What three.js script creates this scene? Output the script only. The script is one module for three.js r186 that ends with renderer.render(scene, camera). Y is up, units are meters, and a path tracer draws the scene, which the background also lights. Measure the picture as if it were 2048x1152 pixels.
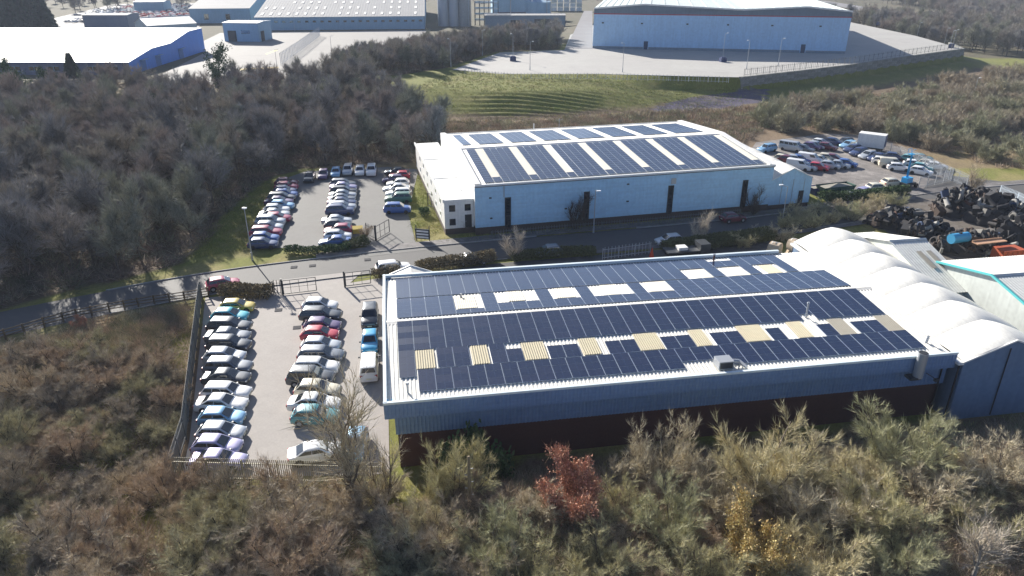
import * as THREE from 'three';
import { mergeGeometries, toCreasedNormals } from 'three/addons/utils/BufferGeometryUtils.js';

// ---------- camera, sky, sun, exposure ----------
const scene = new THREE.Scene();
const camera = new THREE.PerspectiveCamera(43.01, 16 / 9, 0.5, 3000);
camera.position.set(0, 38, 0);
camera.rotation.set(-THREE.MathUtils.degToRad(24.72), 0, 0);
scene.add(camera);
const sunElev = THREE.MathUtils.degToRad(23);
const sunDir = new THREE.Vector3(-0.53 * Math.cos(sunElev), Math.sin(sunElev), -0.848 * Math.cos(sunElev)).normalize();
// clear winter sky: deep blue overhead, paler towards the horizon and round the low sun
const skyTex = (() => {
  const W = 512, H = 256, d = new Float32Array(W * H * 4), hz = [1.2, 1.85, 2.9], zen = [0.03, 0.11, 0.42], k = 0.18;
  for (let j = 0; j < H; j++) for (let i = 0; i < W; i++) {
    const up = ((j + 0.5) / H - 0.5) * Math.PI, az = ((i + 0.5) / W - 0.5) * 2 * Math.PI, y = Math.sin(up), x = Math.cos(az) * Math.cos(up), z = Math.sin(az) * Math.cos(up);
    const g = Math.acos(Math.min(1, x * sunDir.x + y * sunDir.y + z * sunDir.z)), t = Math.pow(Math.max(0, y), 0.4), glow = 2.4 * Math.exp(-g * 4.5) + 1.8 * Math.exp(-g * 2.2), o = (j * W + i) * 4;
    for (let c = 0; c < 3; c++) { const base = hz[c] + (zen[c] - hz[c]) * t; d[o + c] = k * (base + glow * [0.9, 0.95, 1][c]) * (y < 0 ? Math.max(0.35, 1 + y * 6) : 1); }
    d[o + 3] = 1;
  }
  const t = new THREE.DataTexture(d, W, H, THREE.RGBAFormat, THREE.FloatType); t.mapping = THREE.EquirectangularReflectionMapping; t.magFilter = THREE.LinearFilter; t.needsUpdate = true; return t;
})();
scene.background = skyTex; scene.environment = skyTex;
const sun = new THREE.DirectionalLight(new THREE.Color(1, 0.94, 0.855), 5);
sun.position.copy(sunDir).multiplyScalar(300).add(new THREE.Vector3(0, 0, -110));
sun.target.position.set(0, 0, -110);
sun.castShadow = true;
Object.assign(sun.shadow.camera, { left: -220, right: 220, top: 220, bottom: -220, near: 1, far: 900 });
sun.shadow.mapSize.set(4096, 4096);
scene.add(sun, sun.target);
const renderer = new THREE.WebGLRenderer({ antialias: true });
renderer.toneMapping = THREE.LinearToneMapping;
renderer.toneMappingExposure = 2.2;
renderer.shadowMap.enabled = true;

scene.fog = new THREE.FogExp2(new THREE.Color(0.75, 0.85, 1.0), 0.0002);
// ---------- helpers ----------
function makeRng(seed) { let s = seed >>> 0; return () => { s = (s + 0x6d2b79f5) | 0; let t = Math.imul(s ^ (s >>> 15), 1 | s); t = (t + Math.imul(t ^ (t >>> 7), 61 | t)) ^ t; return ((t ^ (t >>> 14)) >>> 0) / 4294967296; }; }
const rnd = makeRng(77);
const R = (a, b, r = rnd) => a + (b - a) * r();
const hash2 = (i, j, s = 0) => { let h = Math.imul(i, 374761393) ^ Math.imul(j, 668265263) ^ Math.imul(s + 11, 1274126177); h = Math.imul(h ^ (h >>> 13), 1274126177); return ((h ^ (h >>> 16)) >>> 0) / 4294967296; };
function vnoise(x, y, s = 0, per = 0) {
  const i = Math.floor(x), j = Math.floor(y), fx = x - i, fy = y - j, u = fx * fx * (3 - 2 * fx), v = fy * fy * (3 - 2 * fy);
  const w = (a) => per ? ((a % per) + per) % per : a;
  const a = hash2(w(i), w(j), s), b = hash2(w(i + 1), w(j), s), c = hash2(w(i), w(j + 1), s), d = hash2(w(i + 1), w(j + 1), s);
  return a + (b - a) * u + (c - a) * v + (a - b - c + d) * u * v;
}
const fbm = (x, y, s = 0) => 0.5 * vnoise(x, y, s) + 0.27 * vnoise(x * 2.1, y * 2.1, s + 1) + 0.15 * vnoise(x * 4.3, y * 4.3, s + 2) + 0.08 * vnoise(x * 9, y * 9, s + 3);
const sstep = (a, b, x) => { const t = Math.min(1, Math.max(0, (x - a) / (b - a))); return t * t * (3 - 2 * t); };
const lin = (r, g, b) => new THREE.Color().setRGB(r, g, b);
const css = (h) => new THREE.Color(h);
function noiseMap(size, fn, srgb = false) {
  const d = new Uint8Array(size * size * 4);
  for (let y = 0; y < size; y++) for (let x = 0; x < size; x++) { const c = fn(x / size, y / size), o = (y * size + x) * 4; for (let k = 0; k < 3; k++) d[o + k] = Math.max(0, Math.min(255, c[k] * 255)); d[o + 3] = 255; }
  const t = new THREE.DataTexture(d, size, size); t.wrapS = t.wrapT = THREE.RepeatWrapping; t.magFilter = THREE.LinearFilter; t.minFilter = THREE.LinearMipmapLinearFilter; if (srgb) t.colorSpace = THREE.SRGBColorSpace; t.needsUpdate = true; return t;
}
const per = (u, v, n, s) => vnoise(u * n, v * n, s, n);
// grain: fine + coarse mottling used as a multiplier of base colours
const grainTex = noiseMap(512, (u, v) => { const g = 0.78 + 0.1 * (per(u, v, 8, 1) - 0.5) + 0.14 * (per(u, v, 32, 2) - 0.5) + 0.2 * (per(u, v, 128, 3) - 0.5) + 0.14 * (hash2(u * 512 | 0, v * 512 | 0, 4) - 0.5); return [g, g, g]; });
const soilTex = noiseMap(512, (u, v) => { const a = per(u, v, 16, 5), b = per(u, v, 64, 6), c = per(u, v, 256, 7), g = 0.35 + 0.25 * a + 0.3 * b + 0.35 * c; return [g, g * (0.93 + 0.1 * b), g * (0.86 + 0.1 * a)]; });
const asphaltTex = noiseMap(1024, (u, v) => { const a = per(u, v, 6, 8), b = per(u, v, 24, 9), c = per(u, v, 200, 10); let g = 0.62 + 0.2 * (a - 0.5) + 0.22 * (b - 0.5) + 0.3 * (c - 0.5) + 0.1 * (hash2(u * 1024 | 0, v * 1024 | 0, 12) - 0.5); if (b > 0.72 && a > 0.5) g *= 1.14; if (per(u, v, 12, 13) > 0.8) g *= 0.86; return [g, g * 0.99, g * 0.97]; });
const dirtTex = noiseMap(512, (u, v) => { const st = per(u, v, 4, 14), a = vnoise(u * 96, v * 6, 15, 0), b = per(u, v, 64, 16); const g = 0.86 + 0.1 * (a - 0.5) + 0.1 * (b - 0.5) - 0.12 * Math.max(0, st - 0.6); return [g, g * 0.99, g * 0.96]; });
const slabTex = noiseMap(1024, (u, v) => { const a = per(u, v, 5, 51), b = per(u, v, 40, 52), c = per(u, v, 256, 53); let g = 0.86 + 0.08 * (a - 0.5) + 0.07 * (b - 0.5) + 0.1 * (c - 0.5); const st = per(u, v, 9, 54); if (st > 0.74) g *= 1 - 0.35 * (st - 0.74); return [g, g * (0.985 + 0.02 * a), g * 0.97]; });
const M = {};
const std = (o) => new THREE.MeshStandardMaterial({ roughness: 0.85, ...o });
const withTex = (color, tex, sc, o = {}) => { const t = tex.clone(); t.repeat.set(sc, sc); t.needsUpdate = true; return std({ color, map: t, ...o }); };
const texCache = new Map();
function tx(tex, sc) { const k = tex.uuid + sc; if (!texCache.has(k)) { const t = tex.clone(); t.repeat.set(sc, sc); t.needsUpdate = true; texCache.set(k, t); } return texCache.get(k); }
const surf = (r, g, b, tex = grainTex, sc = 0.25, o = {}) => std({ color: lin(r, g, b), map: tx(tex, sc), ...o });

M.white = surf(0.9, 0.9, 0.88, dirtTex, 0.06, { roughness: 0.55 });
M.roofWhite = surf(0.88, 0.86, 0.8, dirtTex, 0.09, { roughness: 0.6 });
M.fabric = surf(0.88, 0.87, 0.82, dirtTex, 0.12, { roughness: 0.6 });
M.capTrim = std({ color: lin(0.7, 0.78, 0.8), roughness: 0.4 });
M.gutter = std({ color: lin(0.16, 0.18, 0.19), roughness: 0.6 });
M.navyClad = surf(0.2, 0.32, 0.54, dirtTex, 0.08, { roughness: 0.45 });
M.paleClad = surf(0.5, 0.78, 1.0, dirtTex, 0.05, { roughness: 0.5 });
M.farClad = surf(0.5, 0.74, 1.0, dirtTex, 0.03, { roughness: 0.5 });
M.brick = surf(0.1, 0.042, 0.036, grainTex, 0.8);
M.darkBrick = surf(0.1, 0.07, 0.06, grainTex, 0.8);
M.grp = surf(0.62, 0.56, 0.4, dirtTex, 0.4, { roughness: 0.7 });
M.grpPale = surf(0.72, 0.69, 0.6, dirtTex, 0.4, { roughness: 0.7 });
M.cover = std({ color: lin(0.06, 0.06, 0.065), roughness: 1 });
M.grpDark = surf(0.34, 0.32, 0.27, dirtTex, 0.4, { roughness: 0.7 });
M.black = std({ color: lin(0.02, 0.022, 0.025), roughness: 0.6 });
M.darkGlass = new THREE.MeshPhysicalMaterial({ color: lin(0.015, 0.02, 0.028), roughness: 0.08, clearcoat: 1, clearcoatRoughness: 0.05 });
M.galv = std({ color: lin(0.42, 0.44, 0.46), roughness: 0.45, metalness: 0.4 });
M.steelDark = std({ color: lin(0.035, 0.04, 0.045), roughness: 0.5 });
M.lampHead = std({ color: lin(0.75, 0.77, 0.78), roughness: 0.4 });
M.tyre = std({ color: lin(0.018, 0.018, 0.02), roughness: 0.9 });
M.rim = std({ color: lin(0.45, 0.46, 0.48), roughness: 0.35, metalness: 0.6 });
M.headlight = new THREE.MeshPhysicalMaterial({ color: lin(0.75, 0.78, 0.8), roughness: 0.15, clearcoat: 1 });
M.tail = new THREE.MeshPhysicalMaterial({ color: lin(0.35, 0.015, 0.02), roughness: 0.25, clearcoat: 1 });
M.plate = std({ color: lin(0.75, 0.72, 0.5), roughness: 0.5 });
M.wood = surf(0.16, 0.12, 0.075, grainTex, 1.2);
M.timberPole = surf(0.3, 0.24, 0.14, grainTex, 1.5);

const counts = new Map();
function numbered(n) { const k = counts.get(n) || 0; counts.set(n, k + 1); return k ? n + '_' + String(k).padStart(3, '0') : n; }
function shade(o) { o.traverse((m) => { if (m.isMesh) { m.castShadow = true; m.receiveShadow = true; } }); return o; }
function tag(o, label, category, group, kind) { o.userData = {}; if (label) o.userData.label = label; if (category) o.userData.category = category; if (group) o.userData.group = group; if (kind) o.userData.kind = kind; return o; }
function put(o) { o.name = numbered(o.name); shade(o); scene.add(o); return o; }
function thing(name, label, category, x = 0, y = 0, z = 0, turn = 0, group) { const o = new THREE.Group(); o.name = numbered(name); o.position.set(x, y, z); o.rotation.y = turn; tag(o, label, category, group); scene.add(o); return o; }
function part(parent, name, geo, mat, label) { const m = new THREE.Mesh(geo, mat); m.name = name; m.castShadow = m.receiveShadow = true; if (label) m.userData.label = label; parent.add(m); return m; }
function structure(name, geo, mat) { const m = new THREE.Mesh(geo, mat); m.name = numbered(name); m.userData.kind = 'structure'; m.castShadow = m.receiveShadow = true; scene.add(m); return m; }
function worldUV(g, sc = 1) { // box-projected uv in metres of the geometry's own axes
  const ng = g.index ? g.toNonIndexed() : g, p = ng.attributes.position, uv = new Float32Array(p.count * 2), a = new THREE.Vector3(), b = new THREE.Vector3(), c = new THREE.Vector3();
  for (let i = 0; i < p.count; i += 3) {
    a.fromBufferAttribute(p, i); b.fromBufferAttribute(p, i + 1).sub(a); c.fromBufferAttribute(p, i + 2).sub(a); b.cross(c);
    const ax = Math.abs(b.x), ay = Math.abs(b.y), az = Math.abs(b.z);
    for (let k = 0; k < 3; k++) { const x = p.getX(i + k), y = p.getY(i + k), z = p.getZ(i + k); const [u, v] = ay >= ax && ay >= az ? [x, z] : ax >= az ? [z, y] : [x, y]; uv[(i + k) * 2] = u * sc; uv[(i + k) * 2 + 1] = v * sc; }
  }
  ng.setAttribute('uv', new THREE.BufferAttribute(uv, 2)); return ng;
}
function bx(x0, x1, y0, y1, z0, z1) { const g = new THREE.BoxGeometry(Math.abs(x1 - x0), Math.abs(y1 - y0), Math.abs(z1 - z0)); g.translate((x0 + x1) / 2, (y0 + y1) / 2, (z0 + z1) / 2); return worldUV(g); }
function bar(a, b, w, h = w) { // square bar from a to b
  const A = new THREE.Vector3(...a), B = new THREE.Vector3(...b), d = B.clone().sub(A), L = d.length(); const g = new THREE.BoxGeometry(w, h, L); g.translate(0, 0, L / 2);
  const m = new THREE.Matrix4().lookAt(B, A, Math.abs(d.y) > 0.98 * L ? new THREE.Vector3(1, 0, 0) : new THREE.Vector3(0, 1, 0)); g.applyMatrix4(m); g.translate(A.x, A.y, A.z); return worldUV(g);
}
function tube(a, b, r0, r1 = r0, seg = 8) { const A = new THREE.Vector3(...a), B = new THREE.Vector3(...b), d = B.clone().sub(A), L = d.length(); const g = new THREE.CylinderGeometry(r1, r0, L, seg); g.translate(0, L / 2, 0); g.applyQuaternion(new THREE.Quaternion().setFromUnitVectors(new THREE.Vector3(0, 1, 0), d.normalize())); g.translate(A.x, A.y, A.z); return worldUV(g); }
function polyGeo(verts, faces) { // verts [[x,y,z]], faces lists of vertex numbers
  const out = []; for (const f of faces) for (let k = 1; k < f.length - 1; k++) out.push(...verts[f[0]], ...verts[f[k]], ...verts[f[k + 1]]);
  const g = new THREE.BufferGeometry(); g.setAttribute('position', new THREE.Float32BufferAttribute(out, 3)); g.computeVertexNormals(); return worldUV(g);
}
const merge = (list) => mergeGeometries(list.map((g) => { const q = g.index ? g.toNonIndexed() : g; for (const k of Object.keys(q.attributes)) if (!['position', 'normal', 'uv'].includes(k)) q.deleteAttribute(k); return q; }));
// flat polygon in the ground plane; pts = [x,z,x,z...]
function sheetGeo(pts, y, hf) {
  const v = []; for (let i = 0; i < pts.length; i += 2) v.push(new THREE.Vector2(pts[i], pts[i + 1]));
  const tri = THREE.ShapeUtils.triangulateShape(v, []), pos = [], uv = [];
  for (const t of tri) { const [a, b, c] = t.map((k) => v[k]); const ccw = (b.x - a.x) * (c.y - a.y) - (b.y - a.y) * (c.x - a.x); for (const p of ccw > 0 ? [a, c, b] : [a, b, c]) { pos.push(p.x, y + (hf ? hf(p.x, p.y) : 0), p.y); uv.push(p.x, p.y); } }
  const g = new THREE.BufferGeometry(); g.setAttribute('position', new THREE.Float32BufferAttribute(pos, 3)); g.setAttribute('uv', new THREE.Float32BufferAttribute(uv, 2)); g.computeVertexNormals(); return g;
}
// ribbon of given half-widths along a centre line [x,z,...]
function smoothLine(pts, n = 10) { const c = new THREE.CatmullRomCurve3(Array.from({ length: pts.length / 2 }, (_, i) => new THREE.Vector3(pts[2 * i], 0, pts[2 * i + 1]))); return c.getSpacedPoints((pts.length / 2 - 1) * n); }
function ribbon(line, off0, off1, y, y1 = y) {
  const pos = [], uv = [], nrm = []; let s = 0;
  const side = line.map((p, i) => { const a = line[Math.max(0, i - 1)], b = line[Math.min(line.length - 1, i + 1)], d = b.clone().sub(a).normalize(); return new THREE.Vector3(-d.z, 0, d.x); });
  for (let i = 0; i < line.length - 1; i++) {
    const q = [[i, off0, y], [i, off1, y1], [i + 1, off1, y1], [i + 1, off0, y]].map(([k, o, h]) => [line[k].x + side[k].x * o, h, line[k].z + side[k].z * o]);
    for (const k of [0, 2, 1, 0, 3, 2]) { pos.push(...q[k]); uv.push(q[k][0], q[k][2]); }
  }
  const g = new THREE.BufferGeometry(); g.setAttribute('position', new THREE.Float32BufferAttribute(pos, 3)); g.setAttribute('uv', new THREE.Float32BufferAttribute(uv, 2)); g.computeVertexNormals(); return g;
}
function inPoly(x, z, p) { let c = false; for (let i = 0, j = p.length - 2; i < p.length; j = i, i += 2) if ((p[i + 1] > z) !== (p[j + 1] > z) && x < (p[j] - p[i]) * (z - p[i + 1]) / (p[j + 1] - p[i + 1]) + p[i]) c = !c; return c; }
function distPoly(x, z, p, open = false) { let best = 1e9; for (let i = 0, j = p.length - 2; i < p.length; j = i, i += 2) { if (open && i === 0) continue; const ax = p[j], az = p[j + 1], dx = p[i] - ax, dz = p[i + 1] - az; const t = Math.max(0, Math.min(1, ((x - ax) * dx + (z - az) * dz) / (dx * dx + dz * dz))); best = Math.min(best, Math.hypot(x - ax - dx * t, z - az - dz * t)); } return best; }
// a local frame for a rectangular building: local x along its length, local z from its near side to its far side is NEGATIVE z
const XZ = (x, z) => [x, 0, z];
const ordinal = ['first', 'second', 'third', 'fourth', 'fifth', 'sixth', 'seventh', 'eighth', 'ninth', 'tenth', 'eleventh', 'twelfth', 'thirteenth', 'fourteenth', 'fifteenth', 'sixteenth'];

// ---------- terrain ----------
const plateau = [-18, -228, -3.5, -220, 25.7, -220, 46.8, -216.3, 64.7, -213.5, 86.2, -226, 106.5, -238.7, 131, -256.7, 165.3, -280.3, 171, -326, 171, -391, 150, -440, 60, -440, 25, -330, 19, -277, -4.3, -270];
const nearCorner = [-9.784, -46.783], nearYaw = 0.1603;
const frontDist = (x, z) => (x - nearCorner[0]) * Math.sin(nearYaw) + (z - nearCorner[1]) * Math.cos(nearYaw);
function hgt(x, z) {
  let h = 0;
  const d0 = frontDist(x, z);
  if (d0 > 1.5) h += sstep(1.5, 9.5, d0) * 2.9 + sstep(3, 8, d0) * (vnoise(x * 0.13, z * 0.13, 40) - 0.5) * 1.1;
  if (z < -150 && z > -460 && x > -75 && x < 215) {
    const d = inPoly(x, z, plateau) ? 0 : distPoly(x, z, plateau);
    const t = sstep(-5, 66, x), crest = 22 + (1.6 - 22) * t, run = 16 - 2 * t, hc = 4.5 - 2.6 * t;
    if (d <= 0) h += 5.5; else if (d < crest) h += 5.5 + (hc - 5.5) * (t > 0.97 ? sstep(0, crest, d) : d / crest); else if (d < crest + run) { const q = (d - crest) / run; h += hc * (1 - (0.35 * q * q * (3 - 2 * q) + 0.65 * q)) + 0.13 * Math.sin(d * 2.9 + 5 * vnoise(x * 0.06, z * 0.06, 71)) * (1 - t) * Math.min(1, 6 * q) * Math.min(1, 6 * (1 - q)); }
  }
  return h;
}
const lotFar = [-36.9, -95.6, -39.9, -112, -42.5, -129.2, -39.4, -135.2, -24.1, -138.6, -17.9, -137, -16.7, -111.5, -13.8, -98, -12, -95.2, -19.6, -92.8, -20.6, -96.6, -27.1, -96.4];
const lotNear = [-37, -79.6, -30.4, -81.3, -30.3, -84.6, -19.4, -88, -20.4, -84, -16.6, -85.6, -14.2, -74, -13.75, -71.2, -9.8, -46.9, -26.2, -46.2, -27.6, -51.4];
const lotRight = [49.91,-151.25, 53.44,-158.76, 71.75,-166.97, 82.18,-165.96, 82.91,-134.83, 82.08,-132.46, 76.19,-129.19, 74.94,-120.19, 64.22,-117.43, 52.06,-118.52, 49.31,-134.83];
const roadLine = smoothLine([-100, -44, -80, -57.5, -66, -67, -52, -76.2, -38, -83.8, -20, -90.2, -5, -94.5, 10, -98.3, 25, -101.8, 40, -106, 58, -112.3, 78, -119.5, 110, -127, 150, -131, 230, -136], 8);
const woodA = [-66, -72, -56, -80, -43.5, -91, -45.5, -108, -45, -130, -40.5, -138, -18.5, -142.5, -12, -150, -22, -181, -36, -205, -42, -222, -56, -230, -76, -222, -100, -208, -150, -200, -190, -200, -190, -180, -110, -110, -80, -70];
const woodB = [-62, -258, -48, -232, -34, -222, -20, -234, -6, -273, 17, -281, 20, -320, -10, -330, -35, -322, -60, -290];
const bushC = [56, -170, 66, -192, 80, -204, 105, -214, 135, -232, 165, -252, 215, -262, 240, -240, 200, -190, 150, -160, 120, -138, 99, -130, 92, -140, 84, -160, 80, -168];
const woodD = [150, -470, 175, -395, 178, -330, 196, -300, 235, -290, 330, -330, 420, -470, 420, -640, 300, -640, 285, -500, 240, -430];
const yardA = [-116.66,-236.58, -126.31,-310.94, -142.23,-346.45, -149.88,-395.57, -43.70,-411.35, -44.45,-333.18, -63.04,-295.66, -67.78,-266.59, -85.23,-234.67];
const purplePatch = [36.38,-195.13, 42.74,-201.12, 55.07,-207.50, 68.18,-214.42, 74.18,-217.07, 69.40,-203.48, 53.15,-193.36, 38.41,-191.53];
function bandColour(x, z) { // base colour of bare ground: grass, scrub litter, wood floor
  const n1 = fbm(x * 0.05, z * 0.05, 21), n2 = fbm(x * 0.3, z * 0.3, 25);
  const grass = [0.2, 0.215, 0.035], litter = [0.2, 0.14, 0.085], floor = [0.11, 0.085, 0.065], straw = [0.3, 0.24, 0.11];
  const mix = (a, b, t) => a.map((v, i) => v + (b[i] - v) * t);
  let c = null;
  if (z < -150 && x > -60 && x < 200 && z > -300) { // the bank
    const h = hgt(x, z); c = mix(litter, grass, sstep(0.15, 1.2, h + (n2 - 0.5)));
    if (inPoly(x + 6 * (n2 - 0.5), z + 6 * (n1 - 0.5), purplePatch)) c = mix([0.15, 0.13, 0.22], [0.1, 0.09, 0.13], n2);  // purple grey tone mixed in within this outline on the bank
    if (h > 0.3) c = mix(c, straw, 0.35 * sstep(0.5, 0.75, n2)); if (x > 165 || (x > 8 && x < 30 && z < -280)) c = mix(grass, straw, 0.3);
    if (x > 171 && z < -275) c = grass;
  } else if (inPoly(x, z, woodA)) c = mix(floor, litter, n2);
  else if (z > -96 && frontDist(x, z) > 0 || (z > -78 && x < -26)) { c = mix(litter, mix(grass, straw, n2), sstep(0.5, 0.62, n1)); c = mix(c, floor, sstep(0.55, 0.8, n2) * 0.6); }
  else if (z < -240) c = mix([0.1, 0.105, 0.045], [0.13, 0.1, 0.07], n2);
  else if (z < -138) c = mix(litter, straw, n2);
  else c = mix(grass, straw, sstep(0.45, 0.7, n2) * 0.6);
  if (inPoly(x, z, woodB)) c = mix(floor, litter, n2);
  const k = 0.8 + 0.4 * n2; return c.map((v) => v * k);
}
{
  const axis = (list) => { const out = []; for (const [a, b, s] of list) { const n = Math.round((b - a) / s); for (let i = 0; i < n; i++) out.push(a + (b - a) * i / n); } out.push(list[list.length - 1][1]); return out; };
  const xs = axis([[-2500, -600, 190], [-600, -220, 20], [-220, -90, 5], [-90, 180, 1.5], [180, 260, 5], [260, 700, 22], [700, 2500, 180]]), zs = axis([[-3000, -900, 175], [-900, -450, 22], [-450, -290, 5], [-290, -228, 1.5], [-228, -170, 0.55], [-170, -20, 1.5], [-20, 400, 30]]);
  const pos = [], col = [], uv = [], idx = [], W = xs.length;
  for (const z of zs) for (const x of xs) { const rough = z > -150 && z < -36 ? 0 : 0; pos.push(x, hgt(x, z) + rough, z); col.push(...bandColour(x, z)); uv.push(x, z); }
  for (let j = 0; j < zs.length - 1; j++) for (let i = 0; i < W - 1; i++) { const a = j * W + i; idx.push(a, a + W, a + 1, a + 1, a + W, a + W + 1); }
  const g = new THREE.BufferGeometry(); g.setAttribute('position', new THREE.Float32BufferAttribute(pos, 3)); g.setAttribute('color', new THREE.Float32BufferAttribute(col, 3)); g.setAttribute('uv', new THREE.Float32BufferAttribute(uv, 2)); g.setIndex(idx); g.computeVertexNormals();
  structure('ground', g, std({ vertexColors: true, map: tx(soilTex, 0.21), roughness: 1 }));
}
// ---------- roads, lots, yards ----------
M.asphalt = surf(0.11, 0.108, 0.107, slabTex, 0.045, { roughness: 0.78 });
M.lotAsphalt = surf(0.19, 0.187, 0.18, slabTex, 0.05, { roughness: 0.85 });
M.concrete = surf(0.38, 0.35, 0.33, slabTex, 0.03);
M.concreteB = surf(0.46, 0.45, 0.43, slabTex, 0.018);
M.yardGrey = surf(0.27, 0.26, 0.25, slabTex, 0.012);
M.path = surf(0.26, 0.245, 0.24, asphaltTex, 0.09);
M.kerb = surf(0.42, 0.41, 0.39, grainTex, 0.7);
M.paint = std({ color: lin(0.75, 0.75, 0.72), roughness: 0.7 });
M.yellowPaint = std({ color: lin(0.7, 0.5, 0.08), roughness: 0.7 });
structure('road', ribbon(roadLine, -3.6, 3.6, 0.03), M.asphalt);
structure('pavement', ribbon(roadLine.slice(28, 74), -5.7, -3.74, 0.15), M.path);
structure('pavement', ribbon(roadLine.slice(40, 58), 3.74, 4.9, 0.15), M.path);
function kerbRun(i0, i1, off, sgn) { const L = roadLine.slice(i0, i1 + 1); const side = merge([ribbon(L, off, off + sgn * 0.14, 0.155), ribbon(L, off + sgn * 0.001, off, 0.155, 0.0)]); structure('kerb', side, M.kerb); }
kerbRun(20, 38, -3.62, -1); kerbRun(43, 84, -3.62, -1); kerbRun(20, 36, 3.62, 1); kerbRun(43, 84, 3.62, 1);
structure('car_park', sheetGeo(lotFar, 0.045), M.lotAsphalt);
structure('car_park', sheetGeo(lotNear, 0.045), M.concrete);
structure('car_park', sheetGeo(lotRight, 0.045), surf(0.34, 0.31, 0.29, asphaltTex, 0.05));
structure('yard', sheetGeo(yardA, 0.05), M.yardGrey);
structure('yard', sheetGeo(plateau, 5.56), M.concreteB);
structure('yard', sheetGeo([-253.63,-405.96, -287.48,-488.74, -316.34,-623.73, -245.31,-636.18, -165.49,-405.96], 0.06), surf(0.25, 0.25, 0.26, asphaltTex, 0.03));
structure('yard', sheetGeo([56.17,-107.89, 63.83,-116.63, 76.83,-123.66, 89.91,-122.19, 70.11,-87.38, 58.45,-89.89, 55.78,-101.25], 0.04), surf(0.16, 0.14, 0.125, soilTex, 0.12));
structure('access_road', sheetGeo([29.54,-280.34, 19.35,-278.83, 28.71,-351.81, 43.29,-468.93, 48.41,-468.93], 5.6), surf(0.26, 0.25, 0.26, slabTex, 0.03));
structure('access_road', ribbon(smoothLine([256.64,-739.01, 257.08,-594.58, 253.61,-508.51, 255.94,-450.07, 242.24,-373.95, 221.49,-307.77], 5), -9, 9, 0.1), surf(0.36, 0.35, 0.36, asphaltTex, 0.03));
structure('access_road', sheetGeo([76.19,-129.19, 82.08,-132.46, 94.19,-126.06, 88.53,-117.43, 79.10,-118.52, 68.12,-118.52], 0.05), M.asphalt);
structure('service_yard', sheetGeo([-16.4, -85.4, -14, -72, 33, -80, 38, -99, 27, -96.6, 12, -93.4, -2, -90.4], 0.035), surf(0.13, 0.125, 0.12, asphaltTex, 0.06));
// kerb island and markings of the far yard
structure('road_marking', sheetGeo([-96.84,-269.01, -84.57,-273.97, -83.49,-270.24, -95.62,-265.40], 0.07), M.yellowPaint);
structure('road_marking', sheetGeo([-100.81,-310.94, -100.23,-324.28, -98.88,-322.55, -99.51,-309.34], 0.07), M.yellowPaint);
structure('road_marking', sheetGeo([-34.59,-83.00, -33.37,-83.45, -33.32,-83.30, -34.54,-82.85], 0.05), M.paint);

// ---------- buildings ----------
const bframe = (name, label, x, z, yaw, y = 0, group) => thing(name, label, 'building', x, y, z, yaw, group);
function corr(x0, x1, z0, h0, z1, h1, pitch, depth) { // ribbed sheet: ribs run from z0 (height h0) to z1 (height h1)
  const n = Math.max(1, Math.round((x1 - x0) / pitch)), p = (x1 - x0) / n, prof = []; for (let i = 0; i < n; i++) prof.push([x0 + p * i, 0], [x0 + p * (i + 0.45), 0], [x0 + p * (i + 0.6), depth], [x0 + p * (i + 0.85), depth]); prof.push([x1, 0]);
  const pos = [], uv = []; for (let i = 0; i < prof.length - 1; i++) { const [a, da] = prof[i], [b, db] = prof[i + 1]; const q = [[a, h0 + da, z0], [b, h0 + db, z0], [b, h1 + db, z1], [a, h1 + da, z1]]; for (const k of [0, 1, 2, 0, 2, 3]) { pos.push(...q[k]); uv.push(q[k][2], q[k][0]); } }
  const g = new THREE.BufferGeometry(); g.setAttribute('position', new THREE.Float32BufferAttribute(pos, 3)); g.setAttribute('uv', new THREE.Float32BufferAttribute(uv, 2)); g.computeVertexNormals(); return g;
}
function corrWall(x0, x1, y0, y1, z, pitch, depth) { // wall in the x-y plane facing +z
  const g = corr(x0, x1, 0, 0, 1, 0, pitch, depth), p = g.attributes.position; for (let i = 0; i < p.count; i++) { const d = p.getY(i), t = p.getZ(i); p.setXYZ(i, p.getX(i), t > 0.5 ? y1 : y0, z + d); } g.computeVertexNormals(); const uv = g.attributes.uv; for (let i = 0; i < p.count; i++) uv.setXY(i, p.getY(i), p.getX(i)); return g;
}
const panelTex = (() => { const c = document.createElement('canvas'); c.width = 256; c.height = 172; const q = c.getContext('2d'); q.fillStyle = '#b9c4cf'; q.fillRect(0, 0, 256, 172); q.fillStyle = '#0b1324'; q.fillRect(3.5, 0, 249, 172); q.fillStyle = '#0b152c'; q.fillRect(3.5, 1.5, 249, 169); q.fillStyle = '#142140'; for (let i = 0; i < 12; i++) for (let j = 0; j < 6; j++) q.fillRect(9 + i * 20 + (i > 5 ? 1 : 0), 6 + j * 27, 18, 25); q.fillStyle = '#2c3a54'; q.fillRect(127, 2, 2, 168); q.fillStyle = '#5d6f8c'; for (let j = 0; j < 12; j++) q.fillRect(126, 8 + j * 13.6, 4, 3); const t = new THREE.CanvasTexture(c); t.colorSpace = THREE.SRGBColorSpace; return t; })();
M.panel = new THREE.MeshPhysicalMaterial({ map: panelTex, roughness: 0.2, clearcoat: 1, clearcoatRoughness: 0.12 });
M.panelB = new THREE.MeshPhysicalMaterial({ map: panelTex, color: lin(0.8, 0.82, 0.95), roughness: 0.26, clearcoat: 1, clearcoatRoughness: 0.18 });
M.panelSheen = new THREE.MeshPhysicalMaterial({ map: panelTex, roughness: 0.3, clearcoat: 1, clearcoatRoughness: 0.24 });  // rougher gloss stands in for the pale sky sheen on chosen panels
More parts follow.
